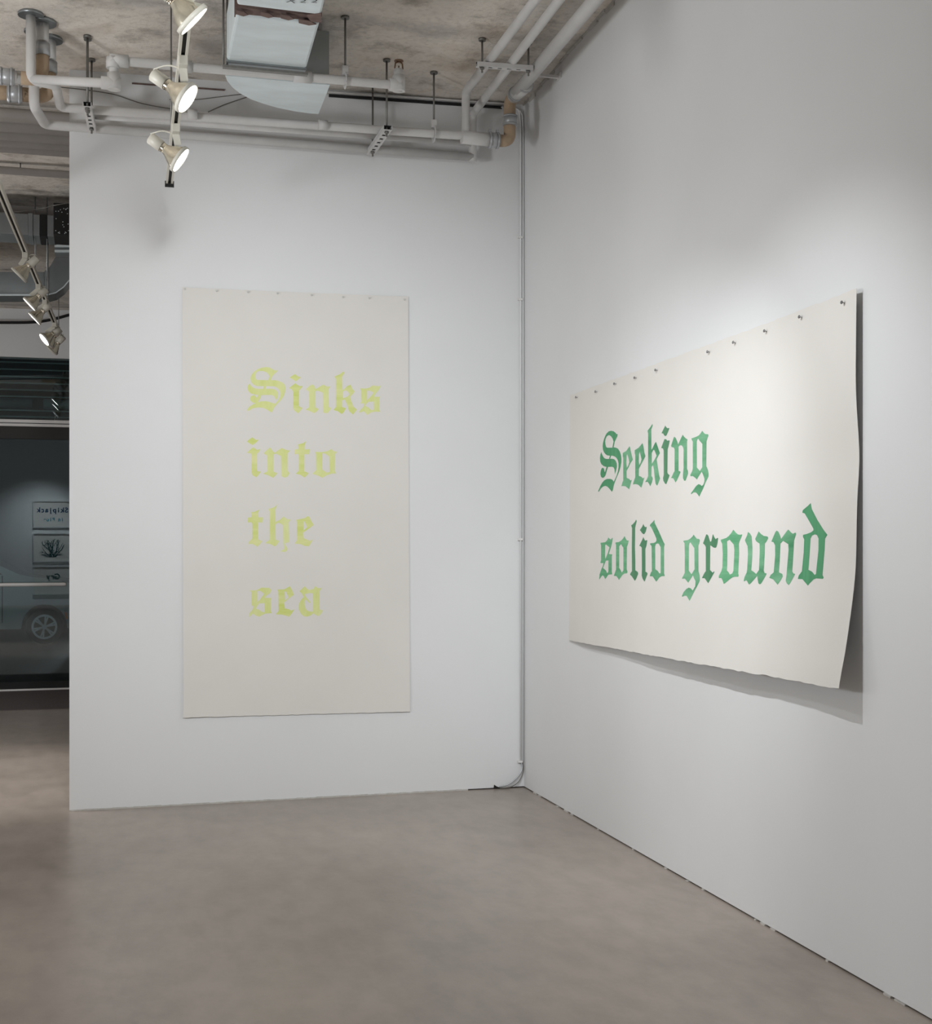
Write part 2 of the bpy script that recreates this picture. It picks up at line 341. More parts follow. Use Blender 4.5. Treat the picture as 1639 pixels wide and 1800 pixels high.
# ------------------------------------------------------------------ paper drawings
def hashn(i, s=0): return random.Random(i*7919+s).random()
LET = {}
exec('''
LET['green'] = [
((1045,745,13.85),[[[(570,250),(545,252),(515,215),(470,182),(410,168),(350,185),(300,235),(262,305),(232,390),(212,470),(205,545),(212,625),(235,690),(275,740),(320,768),(370,776),(440,776),(500,795),(545,835),(575,890),(590,960),(590,1060),(575,1160),(545,1260),(500,1360),(475,1408),(450,1370),(420,1350),(380,1340),(310,1342),(250,1370),(200,1425),(150,1510),(90,1645),(115,1648),(160,1575),(210,1530),(270,1510),(320,1530),(370,1580),(430,1655),(450,1620),(480,1480),(520,1370),(570,1250),(610,1150),(640,1050),(660,930),(660,850),(650,760),(620,670),(580,610),(530,580),(480,572),(445,580),(320,582),(290,565),(272,500),(265,430),(275,370),(300,310),(340,280),(370,278),(410,305),(445,355),(470,430),(500,430),(530,370),(560,310)]],
 [[(472,425),(500,425),(470,575),(440,578)]],[[(385,775),(410,778),(385,850),(360,850)]],
 [[(172,685),(150,750),(138,830),(145,920),(175,985),(230,1030),(300,1050),(430,1045),(470,1058),(492,1110),(503,1225),(530,1140),(550,1040),(545,960),(520,895),(480,860),(430,850),(300,855),(250,840),(210,790),(188,740)]],
 [[(300,1045),(335,1045),(300,1150),(270,1260),(235,1305),(200,1315),(165,1290),(150,1220),(160,1130),(185,1080),(210,1068),(235,1090),(250,1160),(262,1180)]]]),
((1045,745,13.85),[[[(855,550),(830,590),(780,660),(695,710),(695,790),(706,830),(706,1380),(685,1430),(660,1520),(700,1515),(760,1520),(810,1560),(850,1595),(880,1480),(915,1360),(885,1380),(850,1340),(790,1318),(785,1150),(830,1070),(880,960),(940,870),(915,780),(885,650),(870,565)],[(800,735),(825,800),(855,930),(830,1010),(795,1070),(780,940),(788,780)]]]),
((1110,735,13.85),[[[(272,610),(240,650),(180,720),(85,780),(85,850),(98,900),(98,1440),(60,1540),(40,1615),(110,1605),(170,1620),(245,1695),(275,1600),(322,1440),(290,1470),(250,1430),(185,1405),(185,1235),(250,1110),(300,1020),(345,925),(320,840),(300,700),(285,640)],[(205,815),(225,890),(252,1000),(230,1080),(197,1140),(182,1050),(188,880)]]]),
((1110,735,13.85),[[[(520,140),(500,165),(450,240),(398,305),(410,380),(410,1410),(385,1480),(340,1555),(400,1550),(435,1600),(462,1660),(500,1570),(525,1470),(510,1430),(490,1410),(493,1190),(530,1145),(555,1260),(570,1430),(595,1600),(630,1645),(650,1610),(702,1470),(680,1390),(650,1210),(620,1020),(625,985),(698,850),(660,740),(603,575),(570,620),(520,730),(492,770),(487,270),(520,190)],[(555,765),(585,830),(618,915),(590,970),(545,1050),(500,1110),(500,850),(530,790)]]]),
((1110,735,13.85),[[[(830,178),(800,240),(738,365),(780,375),(800,415),(830,438),(860,420),(890,350),(930,250),(920,240),(880,245),(850,215)]],[[(810,510),(780,590),(730,725),(775,740),(790,790),(792,1380),(775,1460),(785,1530),(830,1600),(855,1605),(880,1540),(935,1390),(890,1350),(880,1320),(885,760),(910,680),(938,550),(920,540),(880,550),(850,515)]]]),
((1170,745,12.857),[[[(205,290),(190,310),(130,495),(140,525),(190,535),(210,580),(210,1065),(190,1100),(130,1225),(180,1230),(230,1325),(260,1280),(345,1090),(330,1072),(298,1065),(298,520),(330,485),(370,485),(400,530),(412,580),(412,1000),(398,1150),(400,1230),(425,1285),(455,1285),(480,1220),(515,1120),(510,1060),(490,1020),(490,400),(500,350),(470,335),(430,300),(392,245),(370,290),(290,465),(270,400),(235,320)]]]),
((1170,745,12.857),[[[(833,158),(800,210),(760,260),(690,295),(590,330),(600,365),(620,400),(622,1000),(610,1060),(565,1150),(570,1185),(620,1180),(670,1215),(713,1258),(750,1190),(820,1080),(850,1140),(885,1240),(880,1310),(860,1370),(825,1405),(790,1375),(750,1362),(700,1400),(650,1470),(577,1570),(585,1592),(640,1550),(690,1550),(720,1580),(768,1648),(800,1570),(850,1470),(910,1320),(975,1190),(978,1120),(965,1050),(938,980),(925,960),(930,400),(950,330),(975,265),(965,235),(900,230),(870,205),(850,175)],[(745,335),(780,390),(838,455),(835,980),(810,1020),(780,1065),(750,1030),(712,985),(708,400),(725,350)]]]),
((1045,905,13.85),[[[(343,550),(320,610),(270,665),(155,680),(155,715),(165,730),(165,1100),(150,1165),(165,1175),(225,1175),(210,1240),(170,1330),(130,1450),(120,1560),(130,1570),(165,1510),(205,1470),(235,1500),(265,1565),(295,1530),(340,1460),(385,1450),(430,1450),(435,1430),(425,1380),(425,1010),(440,962),(352,955),(375,880),(410,780),(440,650),(450,560),(435,560),(405,600),(370,580)],[(285,720),(320,750),(370,790),(330,930),(270,1075),(262,1000),(265,740)],[(285,1115),(345,1110),(345,1380),(315,1420),(280,1350),(215,1295),(240,1220)]]]),
((1045,905,13.85),[[[(738,515),(700,580),(650,630),(600,660),(520,670),(515,695),(530,730),(530,1330),(510,1390),(475,1485),(540,1490),(570,1530),(600,1588),(630,1540),(680,1470),(730,1430),(800,1420),(812,1390),(790,1330),(795,780),(820,710),(838,625),(800,625),(770,590)],[(655,710),(680,760),(710,800),(710,1350),(672,1405),(640,1340),(605,1290),(608,760)]]]),
((1045,905,13.85),[[[(1020,115),(990,170),(940,225),(900,255),(910,290),(920,320),(915,800),(918,1370),(890,1410),(870,1455),(910,1490),(990,1608),(1020,1560),(1068,1440),(1060,1390),(1000,1350),(998,1100),(990,800),(995,320),(1010,250),(1033,155)]]]),
((1105,905,13.85),[[[(365,220),(340,280),(278,375),(300,395),(330,440),(365,470),(390,465),(420,410),(447,310),(435,290),(410,300),(385,270)]],[[(365,540),(340,600),(265,755),(300,765),(325,800),(330,1300),(325,1480),(345,1550),(385,1618),(400,1615),(430,1530),(468,1435),(450,1400),(415,1385),(412,830),(440,750),(460,620),(440,615),(410,630),(385,590)]]]),
((1105,905,13.85),[[[(635,120),(600,165),(530,235),(522,275),(545,285),(580,350),(640,480),(680,575),(685,620),(665,660),(620,685),(540,690),(525,712),(565,760),(572,1370),(545,1410),(520,1495),(590,1495),(640,1570),(678,1625),(710,1590),(760,1520),(810,1495),(880,1490),(885,1470),(868,1430),(868,780),(885,715),(850,650),(740,400),(640,195)],[(715,695),(745,710),(785,790),(785,1420),(755,1425),(720,1370),(655,1320),(652,760),(670,710)]]]),
((1190,920,12.41),[[[(370,245),(340,290),(300,330),(240,365),(150,378),(145,395),(170,430),(178,700),(175,1080),(150,1130),(112,1205),(180,1205),(250,1295),(290,1230),(355,1130),(375,1190),(410,1260),(405,1370),(350,1465),(310,1420),(265,1402),(210,1430),(150,1500),(110,1590),(125,1600),(170,1578),(215,1580),(280,1690),(320,1610),(400,1450),(480,1300),(505,1240),(500,1130),(475,1040),(472,480),(490,440),(505,370),(490,340),(440,335),(400,290)],[(297,410),(330,460),(385,540),(390,1000),(360,1050),(325,1110),(300,1080),(262,1030),(265,480),(280,430)]]]),
((1190,920,12.41),[[[(658,235),(640,250),(575,435),(620,480),(635,520),(635,1040),(600,1090),(550,1195),(610,1195),(688,1308),(730,1230),(825,1060),(815,1045),(785,1075),(725,1015),(732,480),(755,490),(800,525),(840,535),(865,520),(890,430),(905,325),(890,315),(850,345),(820,300),(795,235),(785,250),(755,390),(730,400),(715,350),(690,270)]]]),
((1255,920,15.0),[[[(518,165),(460,260),(400,330),(330,385),(190,430),(190,470),(225,540),(240,800),(230,1150),(205,1250),(135,1390),(135,1440),(200,1440),(230,1490),(262,1590),(290,1585),(400,1490),(500,1420),(560,1405),(650,1405),(660,1370),(645,1320),(670,800),(665,540),(680,480),(745,330),(755,290),(690,300),(640,290),(590,250)],[(420,430),(470,490),(530,560),(545,700),(535,1000),(520,1250),(490,1320),(425,1350),(395,1290),(345,1240),(355,1100),(360,700),(350,480),(370,460)]]]),
((1255,920,15.0),[[[(905,225),(880,320),(825,440),(845,500),(895,600),(905,800),(885,1200),(870,1300),(820,1400),(795,1490),(800,1528),(860,1500),(880,1520),(920,1600),(945,1610),(990,1570),(1150,1380),(1160,1480),(1180,1580),(1215,1608),(1250,1590),(1320,1470),(1398,1330),(1385,1315),(1345,1310),(1320,1250),(1345,800),(1350,530),(1390,480),(1440,385),(1420,345),(1320,330),(1250,280),(1185,210),(1160,270),(1095,410),(1120,470),(1210,535),(1215,700),(1195,1230),(1120,1335),(1060,1280),(990,1235),(1015,900),(1020,650),(1000,340),(960,270)]]]),
((1345,875,10.908),[[[(225,628),(200,660),(125,840),(165,850),(195,910),(198,1100),(170,1430),(110,1480),(85,1535),(160,1565),(245,1668),(290,1600),(342,1510),(335,1460),(270,1430),(285,1200),(297,880),(350,825),(450,890),(455,1000),(415,1480),(400,1590),(420,1640),(458,1675),(490,1630),(580,1460),(545,1450),(525,1410),(545,1100),(560,820),(600,690),(585,665),(540,690),(510,670),(450,608),(420,640),(310,790),(295,730),(260,650)]]]),
((1345,875,10.908),[[[(880,100),(830,150),(730,235),(718,285),(765,300),(840,430),(930,590),(932,625),(880,665),(800,695),(735,710),(730,745),(755,800),(745,1050),(710,1410),(650,1490),(632,1555),(720,1560),(825,1685),(860,1640),(940,1560),(990,1545),(1115,1555),(1128,1530),(1105,1480),(1145,1000),(1155,780),(1200,710),(1130,620),(1010,430),(900,215)],[(960,700),(1000,715),(1030,780),(1028,1000),(980,1460),(955,1480),(910,1420),(835,1380),(860,1050),(875,780),(905,725)]]]),
]
LET['yellow'] = [
((425,635,14.9),[[[(960,235),(880,240),(820,215),(740,165),(640,150),(540,165),(420,205),(320,280),(255,360),(235,450),(250,540),(310,610),(400,650),(560,650),(850,655),(930,690),(990,750),(1020,830),(1010,930),(960,1020),(880,1110),(800,1090),(720,1060),(620,1045),(500,1050),(400,1085),(300,1130),(200,1190),(140,1270),(150,1300),(200,1290),(300,1230),(420,1210),(540,1215),(640,1250),(780,1340),(810,1310),(850,1220),(930,1120),(1030,1020),(1100,920),(1140,800),(1150,700),(1130,610),(1060,550),(960,510),(860,495),(700,495),(400,490),(365,450),(360,370),(390,290),(450,255),(560,255),(660,290),(715,350),(735,410),(800,400),(850,340),(910,290)]],
 [[(735,400),(800,395),(765,500),(700,500)]],[[(580,645),(640,645),(625,730),(575,730)]],
 [[(210,585),(165,630),(150,700),(175,780),(240,840),(350,875),(480,885),(780,880),(850,910),(890,990),(920,1000),(950,930),(955,840),(920,770),(850,730),(760,720),(440,725),(320,700),(250,650)]],
 [[(440,870),(520,880),(490,970),(440,1050),(430,1100),(300,1085),(240,1040),(220,980),(240,920),(300,890),(350,900),(400,960)]]]),
((425,635,14.9),[[[(1395,335),(1340,370),(1260,425),(1320,460),(1420,525),(1480,480),(1560,420),(1480,395)]],[[(1405,575),(1350,620),(1240,700),(1320,735),(1355,800),(1355,1220),(1380,1290),(1480,1360),(1530,1310),(1600,1220),(1540,1200),(1500,1170),(1505,760),(1560,720),(1600,650),(1520,650),(1450,610)]]]),
((530,645,10.927),[[[(205,335),(150,370),(85,430),(150,470),(155,770),(80,820),(150,840),(245,888),(290,860),(335,810),(265,770),(265,465),(320,455),(415,495),(420,870),(450,885),(510,885),(580,790),(525,770),(520,430),(560,375),(490,375),(420,340),(300,410),(270,425),(250,360)]]]),
((530,645,10.927),[[[(800,90),(740,140),(635,185),(665,230),(665,770),(615,825),(700,850),(775,905),(815,870),(860,790),(785,770),(785,640),(835,625),(880,720),(920,850),(990,912),(1020,880),(1070,820),(1000,760),(960,660),(940,570),(1000,510),(1025,470),(980,420),(945,340),(880,370),(820,430),(785,440),(785,180),(835,110)],[(800,470),(850,448),(905,480),(925,530),(890,565),(840,590),(796,600)]]]),
((530,645,10.927),[[[(1535,355),(1490,370),(1440,365),(1370,355),(1300,400),(1220,415),(1130,410),(1150,460),(1160,660),(1130,700),(1210,700),(1200,760),(1140,820),(1110,860),(1120,880),(1200,850),(1270,922),(1330,880),(1400,860),(1520,860),(1495,820),(1500,600),(1515,575),(1400,570),(1430,510),(1490,440)],[(1262,450),(1330,460),(1390,495),(1330,570),(1262,640)],[(1290,670),(1390,665),(1395,820),(1345,830),(1290,780),(1225,745),(1245,710)]]]),
((430,760,9.641),[[[(135,85),(90,110),(40,155),(90,190),(140,215),(190,180),(245,125),(190,125)]],[[(145,250),(110,280),(40,345),(110,355),(120,400),(120,680),(140,730),(205,760),(240,720),(280,665),(220,660),(212,640),(212,360),(245,335),(270,285),(210,295)]]]),
((430,760,9.641),[[[(435,255),(390,290),(325,355),(385,390),(390,660),(315,700),(390,720),(485,770),(520,740),(560,690),(490,665),(490,370),(535,360),(620,400),(625,740),(680,768),(730,750),(765,690),(730,650),(730,350),(775,310),(700,295),(630,265),(560,310),(520,345),(490,330)]]]),
((430,760,9.641),[[[(1045,150),(990,185),(905,205),(915,250),(910,285),(850,290),(850,370),(915,365),(925,400),(925,650),(870,700),(950,720),(1015,765),(1050,740),(1090,690),(1015,660),(1015,370),(1100,370),(1110,285),(1020,290),(1020,220)]]]),
((430,760,9.641),[[[(1470,285),(1400,320),(1320,335),(1195,330),(1215,370),(1218,640),(1150,700),(1240,730),(1320,770),(1400,725),(1480,700),(1555,695),(1530,660),(1535,370),(1580,330),(1520,320)],[(1320,350),(1370,360),(1440,410),(1445,670),(1390,680),(1320,630)]]]),
((430,880,12.608),[[[(330,200),(270,225),(215,250),(145,255),(160,300),(150,370),(75,375),(75,480),(160,480),(175,520),(175,840),(90,920),(90,960),(180,960),(290,1020),(330,980),(400,900),(300,860),(300,480),(400,485),(410,370),(310,370),(300,280)]]]),
((430,880,12.608),[[[(730,85),(680,130),(620,160),(535,185),(555,240),(555,870),(455,940),(570,960),(675,1015),(720,980),(780,890),(690,865),(685,530),(740,490),(800,505),(860,550),(865,950),(880,1020),(885,1070),(790,1125),(900,1140),(950,1100),(955,1060),(920,1000),(890,950),(990,920),(980,480),(1030,420),(950,410),(865,355),(780,430),(685,470),(685,190)]]]),
((430,880,12.608),[[[(1400,345),(1340,385),(1150,425),(1165,480),(1165,880),(1110,950),(1250,965),(1340,1005),(1430,1010),(1470,950),(1520,865),(1450,890),(1380,860),(1310,830),(1300,710),(1400,640),(1540,540),(1490,470),(1440,360)],[(1310,455),(1340,470),(1390,590),(1310,660)]]]),
((430,1020,10.927),[[[(330,140),(470,145),(520,185),(490,250),(420,300),(390,335),(520,340),(505,380),(505,600),(530,630),(400,640),(280,700),(220,680),(160,640),(95,710),(95,630),(160,560),(180,500),(135,480),(135,220),(90,200),(230,190)],[(248,200),(310,205),(380,260),(290,380),(248,415)],[(280,445),(385,440),(390,610),(340,610),(270,560),(215,545)]]]),
((430,1020,10.927),[[[(870,110),(820,145),(760,175),(630,180),(650,220),(655,590),(600,655),(720,660),(860,700),(900,650),(960,560),(900,580),(850,555),(775,540),(760,430),(830,370),(950,280),(915,190)],[(770,215),(800,220),(850,330),(780,385)]]]),
((430,1020,10.927),[[[(1155,115),(1110,160),(1055,210),(1100,250),(1140,320),(1090,370),(1050,440),(1045,560),(1090,650),(1150,695),(1220,695),(1280,670),(1320,635),(1360,660),(1420,690),(1470,650),(1510,580),(1440,560),(1440,210),(1490,150),(1410,150),(1360,110),(1320,170),(1240,185),(1200,160)],[(1150,265),(1250,245),(1320,250),(1320,600),(1250,600),(1190,570),(1160,500),(1155,400),(1180,370),(1250,440),(1275,425),(1190,330)]]]),
]
''')
def letter(polys, org, surf, mat, parent, k):
    ox, oy, sc = org; b = bmesh.new()
    for i, loops in enumerate(polys):
        L3 = [[Vector((x, -y, 0)) for x, y in lp] for lp in loops]
        flat = [p for lp in loops for p in lp]
        v = [b.verts.new((ox+x/sc, oy+y/sc, .0001*i)) for x, y in flat]
        for t in tessellate_polygon(L3):
            try: b.faces.new([v[q] for q in t])
            except ValueError: pass
    ys_ = [q.co.y for q in b.verts]; y = min(ys_)+10
    while y < max(ys_):                     # short strips so the paint follows the sheet
        bmesh.ops.bisect_plane(b, geom=b.verts[:]+b.edges[:]+b.faces[:], plane_co=(0, y, 0), plane_no=(0, 1, 0)); y += 10
    for q in b.verts: q.co = surf(q.co.x, q.co.y, .0006+q.co.z)
    m = MB(); m.b.free(); m.b = b
    return m.build('painted_letter', mat, parent)

# --- yellow lettered sheet, flat on the back wall
c00, c10, c11, c01 = bw(320.5, 505.5), bw(717, 522), bw(720, 1250.5), bw(322, 1261)
def sheet(P, nu, nv, thick_dir, name, mat, jit):
    vs = []
    for j in range(nv+1):
        for i in range(nu+1):
            u, v = i/nu, j/nv
            p = P(u, v)
            if j in (0, nv): p = p+Vector((0, 0, (hashn(i, j)-.5)*jit))
            vs.append(p)
    n = len(vs); back = [p+thick_dir for p in vs]
    fs = [(j*(nu+1)+i, j*(nu+1)+i+1, (j+1)*(nu+1)+i+1, (j+1)*(nu+1)+i) for j in range(nv) for i in range(nu)]
    fb = [tuple(n+k for k in f[::-1]) for f in fs]
    rim = [j*(nu+1) for j in range(nv+1)]
    loop = list(range(nu+1))+[j*(nu+1)+nu for j in range(1, nv+1)]+[nv*(nu+1)+i for i in range(nu-1, -1, -1)]+[j*(nu+1) for j in range(nv-1, 0, -1)]
    side = [(loop[k], loop[(k+1) % len(loop)], loop[(k+1) % len(loop)]+n, loop[k]+n) for k in range(len(loop))]
    o = MB().quadmesh(vs+back, fs+fb+side, True).build(name, mat)
    nn = len(fs)+len(fb)
    for k, p in enumerate(o.data.polygons): p.use_smooth = k < nn
    try: o.data.set_sharp_from_angle(angle=math.radians(50))
    except Exception: pass
    return o
def Py(u, v):
    a = c00.lerp(c10, u); b = c01.lerp(c11, u); p = a.lerp(b, v)
    off = .004+.004*math.sin(3*v+1.5)**2*abs(u-.5)+.006*v**6+.005*(1-u)**8+.003*u**8
    return Vector((p.x, Y0-off, p.z))
ysheet = sheet(Py, 60, 40, Vector((0, .0008, 0)), 'paper_drawing', 'paper', .003)
lookup(ysheet, 'tall cream paper sheet lettered in yellow: Sinks into the sea', 'drawing')
def yoff(x, y):
    u = (x-320.5)/397; v = (y-513)/743
    return .004+.004*math.sin(3*v+1.5)**2*abs(u-.5)+.006*max(v, 0)**6+.005*(1-u)**8+.003*u**8
ymat = [watercolor('yellow_wash', lin(218, 224, 138), lin(230, 233, 172), 14, 1, 5),
        watercolor('yellow_wash_streaked', lin(210, 220, 118), lin(230, 231, 168), 3, 1, 22)]
for k, (org, polys) in enumerate(LET['yellow']):
    letter(polys, org, lambda x, y, e: Vector((bw(x, y, .006).x, Y0-yoff(x, y)-e, bw(x, y, .006).z)), ymat[k % 2], ysheet, k)

# --- green lettered sheet, curling off the right wall
g_tl = rw(1003, 695); g_tr = rw(1511, 507, .012)
sL, sR = rw(1003.5, 900).y, rw(1517.3, 900).y
zt = lambda u: g_tl.z+(g_tr.z-g_tl.z)*u
VT = [(0, .020), (.1, .022), (.25, .024), (.36, .014), (.42, .006), (.5, .016), (.58, .020), (.7, .022), (.78, .035), (.86, .052), (.93, .068), (1, .092)]
def itp(T, v):
    for (a, x), (b, y) in zip(T, T[1:]):
        if v <= b:
            t = (v-a)/(b-a); t = t*t*(3-2*t) if False else t; return x+(y-x)*t
    return T[-1][1]
def VTs(v):                                           # smoothed profile of the free right edge
    return sum(itp(VT, min(1, max(0, v+d)))*w for d, w in ((-.05, .15), (-.025, .2), (0, .3), (.025, .2), (.05, .15)))
UB = [(0, .004), (.1, .02), (.25, .032), (.45, .052), (.7, .068), (1, .096)]
def goff(u, v):
    edge = VTs(v)*max(0, (u-.72)/.28)**1.5
    bot = itp(UB, u)*max(0, (v-.42)/.58)**2
    wave = .006*math.sin(9*u+.5)**2*v
    o = max(edge, bot) if u < .72 else edge*max(0, (u-.72)/.28)**.2+bot*(1-((u-.72)/.28))
    return .004+wave*(1-u)+o
_bl = rw(1003.5, 1125).z
_br = at_x(1469, 1211, X0-.1).z
def Pg(u, v):
    y = sL+(sR-sL)*u; zb = _bl+(_br-_bl)*u; z = zt(u)+(zb-zt(u))*v
    return Vector((X0-goff(u, v), y, z))
gsheet = sheet(Pg, 90, 60, Vector((.0008, 0, 0)), 'paper_drawing', 'paper', .005)
lookup(gsheet, 'wide cream paper sheet curling off the right wall, lettered in green: Seeking solid ground', 'drawing')
def on_g(px, py, e=0.0):
    off = .01
    for _ in range(6):
        p = rw(px, py, off); u = (p.y-sL)/(sR-sL); zb = _bl+(_br-_bl)*u
        v = (p.z-zt(u))/(zb-zt(u)); off = goff(min(1, max(0, u)), min(1, max(0, v)))+e
    return rw(px, py, off)
gA, gB, gC = lin(66, 140, 96), lin(128, 186, 146), lin(92, 164, 118)
gm = [watercolor('green_wash_upright', gA, gC, 1, 26, 2.5), watercolor('green_wash_banded', gA, gB, 1, 2.5, 11),
      watercolor('green_wash_deep', lin(70, 128, 92), lin(96, 148, 110), 1, 20, 2), watercolor('green_wash_fine_bands', lin(84, 158, 112), lin(126, 190, 146), 1, 2, 30)]
gsel = [0, 1, 1, 1, 2, 1, 1, 3, 3, 2, 2, 1, 1, 2, 3, 1, 1, 0]
for k, (org, polys) in enumerate(LET['green']):
    letter(polys, org, lambda x, y, e: on_g(x, y, e), gm[gsel[k]], gsheet, k)

# --- push pins
ORD = ['first', 'second', 'third', 'fourth', 'fifth', 'sixth', 'seventh', 'eighth', 'ninth', 'tenth']
def pin(p, d, k, txt, grp, mat, s=1.0):
    d = Vector(d); r = empty('push_pin', p); lookup(r, ORD[k]+' '+txt, 'pin', grp)
    MB().tube([-d*.012, d*.010*s], .0013, 8).build('needle', M['pin'], r)
    MB().tube([d*.008*s, d*.0105*s, d*.013*s], [.0045*s, .0065*s, .0055*s], 12).build('head', mat, r)
for k, (x, y) in enumerate([(1015.4, 698.7), (1050, 688.8), (1083.3, 675), (1119, 664.4), (1156, 651), (1247.9, 619), (1293.5, 602.4), (1348.4, 582.3), (1410, 557.8), (1485, 532.4)]):
    pin(on_g(x, y), (-1, 0, .12), k, 'steel pin from the left along the top of the green-lettered paper', 'pins of the green-lettered sheet', M['pin'], 1.0)
for k, (x, y) in enumerate([(325, 508.5), (381, 511.5), (436, 513.5), (488, 516), (548, 519), (603, 522.5), (649, 524.5), (711, 527)]):
    pin(bw(x, y, .006), (0, -1, .1), k, 'pale pin from the left along the top of the yellow-lettered paper', 'pins of the yellow-lettered sheet', M['pin2'], .9)

# ================================================================== PIPES ON THE BACK WALL
def pipe(name, pts, r, label, mat='pipe', rad=.05, cat='pipe', group=None, kind=None, seg=16):
    o = MB().tube(fillet(pts, rad), r, seg).build(name, mat)
    return lookup(o, label, cat, group, kind)
def sleeve(parent, a, b, r, name='coupling', mat='pipe'):
    return MB().tube([a, b], r, 16).build(name, mat, parent)
def collar(parent, p, r, name='ceiling_flange', mat='galv_dk'):
    z = zc(p.x, p.y); return MB().tube([(p.x, p.y, z-.012), (p.x, p.y, z+.004)], r, 18).build(name, mat, parent)
def up(p): return Vector((p.x, p.y, zc(p.x, p.y)))
# pipe B: from the ceiling at left, along the wall, up to the ceiling at right and towards the viewer
zB = 3.765
vB = ce(54, 24); b0 = Vector((vB.x, vB.y, zB))
bR = at_z(819, 239, zB)
eB = ce(818, 166, .10); eB = Vector((bR.x, bR.y, zc(bR.x, bR.y)-.10))
eBf = ce(941, 0, .11); dB = (eBf-ce(818, 170, .11)).normalized()
pB = pipe('service_pipe', [up(vB), b0, at_z(98, 149, zB), at_z(106, 189, zB), bR, eB, ce(941, 0, .11), ce(941, 0, .11)+dB*3.2], .0235,
     'foremost of three pipes along the back wall, dropping from the ceiling at far left')
collar(pB, vB, .062)
for px in (330, 560): a = at_z(px, 206+(px-400)*.081, zB); sleeve(pB, a, a+Vector((.05, 0, 0)), .0265)
# pipe C: thinner, behind B
pC0, pC1 = bw(160, 203, .20), bw(828, 252, .20)
pC = pipe('service_pipe', [pC0, pC1], .019, 'thin middle pipe running along the back wall just under the thicker one')
# pipe D: lowest, against the wall, risers at both ends
vD = ce(60, 33); d0 = at_z(60, 187, 3.70); d1 = bw(79, 219, .1); dR = bw(831, 276, .075)
r2 = Vector((dR.x, dR.y, 4.0)); e2 = ce(834, 193, .11); e2t = ce(983, 0, .11)
riser_top = Vector((dR.x, dR.y, zc(dR.x, dR.y)-.11))
pD = pipe('service_pipe', [up(Vector((d0.x, d0.y, 0))), d0, d1, dR], .0255, 'lowest pale pipe running tight against the back wall under the other two')
collar(pD, d0, .05)
pD2 = pipe('service_pipe', [dR+Vector((0, 0, -.028)), riser_top, e2t, e2t+(e2t-e2).normalized()*3.0], .0235,
     'right one of two thin ceiling pipes held by the slotted bracket', mat='pipe')
# drain pipe E3 and tan cast iron bend in the corner
e3t = ce(1046, 0, .12); e3b = ce(904, 168, .12); e3d = (e3t-e3b).normalized()
iv = e3b-e3d*.05
izb = at_y(893, 248, iv.y).z
i2 = at_y(800, 242, iv.y)
iron = pipe('drain_pipe', [e3b+e3d*.02, iv-e3d*.03, Vector((iv.x-.01, iv.y, izb)), Vector((at_y(868, 247, iv.y).x, iv.y, izb-.003))], .034,
     'short tan cast iron drain bend in the corner where back and right walls meet', 'iron', .11)
s1, s2 = at_y(897, 203, iv.y), at_y(897, 221, iv.y)
sleeve(iron, Vector((iv.x-.006, iv.y, s1.z)), Vector((iv.x-.008, iv.y, s2.z)), .039, 'coupling', 'clamp')
for zz in (s1.z-.006, s2.z+.006): sleeve(iron, Vector((iv.x-.007, iv.y, zz+.004)), Vector((iv.x-.007, iv.y, zz-.004)), .042, 'band', 'clamp')
hx = at_y(868, 247, iv.y).x; hz = izb-.003
stub = pipe('drain_pipe', [Vector((hx+.02, iv.y, hz)), Vector((at_y(812, 242, iv.y).x, iv.y, hz+.004))], .037, 'short pale horizontal drain stub beside the tan cast iron bend')
sleeve(stub, Vector((hx+.03, iv.y, hz)), Vector((hx-.03, iv.y, hz)), .043, 'coupling', 'clamp')
for dx in (.022, -.022):
    sleeve(stub, Vector((hx+dx+.005, iv.y, hz)), Vector((hx+dx-.005, iv.y, hz)), .047, 'band', 'clamp')
    MB().box((hx+dx-.006, iv.y-.01, hz+.04), (hx+dx+.006, iv.y+.01, hz+.062)).build('band_screw', 'clamp', stub)
big = pipe('drain_pipe', [e3b, e3t, e3t+e3d*3.2], .035, 'thick pale drain pipe under the ceiling nearest the right wall')
k0 = ce(926, 148, .12)
sleeve(big, e3b-e3d*.01, k0, .040, 'coupling', 'pipe')
for t in (.12, .9):
    c = e3b.lerp(k0, t); sleeve(big, c, c+e3d*.012, .044, 'band', 'clamp')
# side bracket from the thick pipe to the wall
a = ce(935, 148, .13); b = rw(968, 152, 0); br = MB().bar(Vector((a.x, a.y, b.z)), Vector((X0, a.y, b.z)), .02, .014).build('pipe_bracket', 'pipe')
MB().box((X0-.012, a.y-.035, b.z-.012), (X0, a.y+.035, b.z+.02)).build('wall_plate', 'pipe', br)
lookup(br, 'small white bracket fixing the thick drain pipe to the right wall', 'bracket')

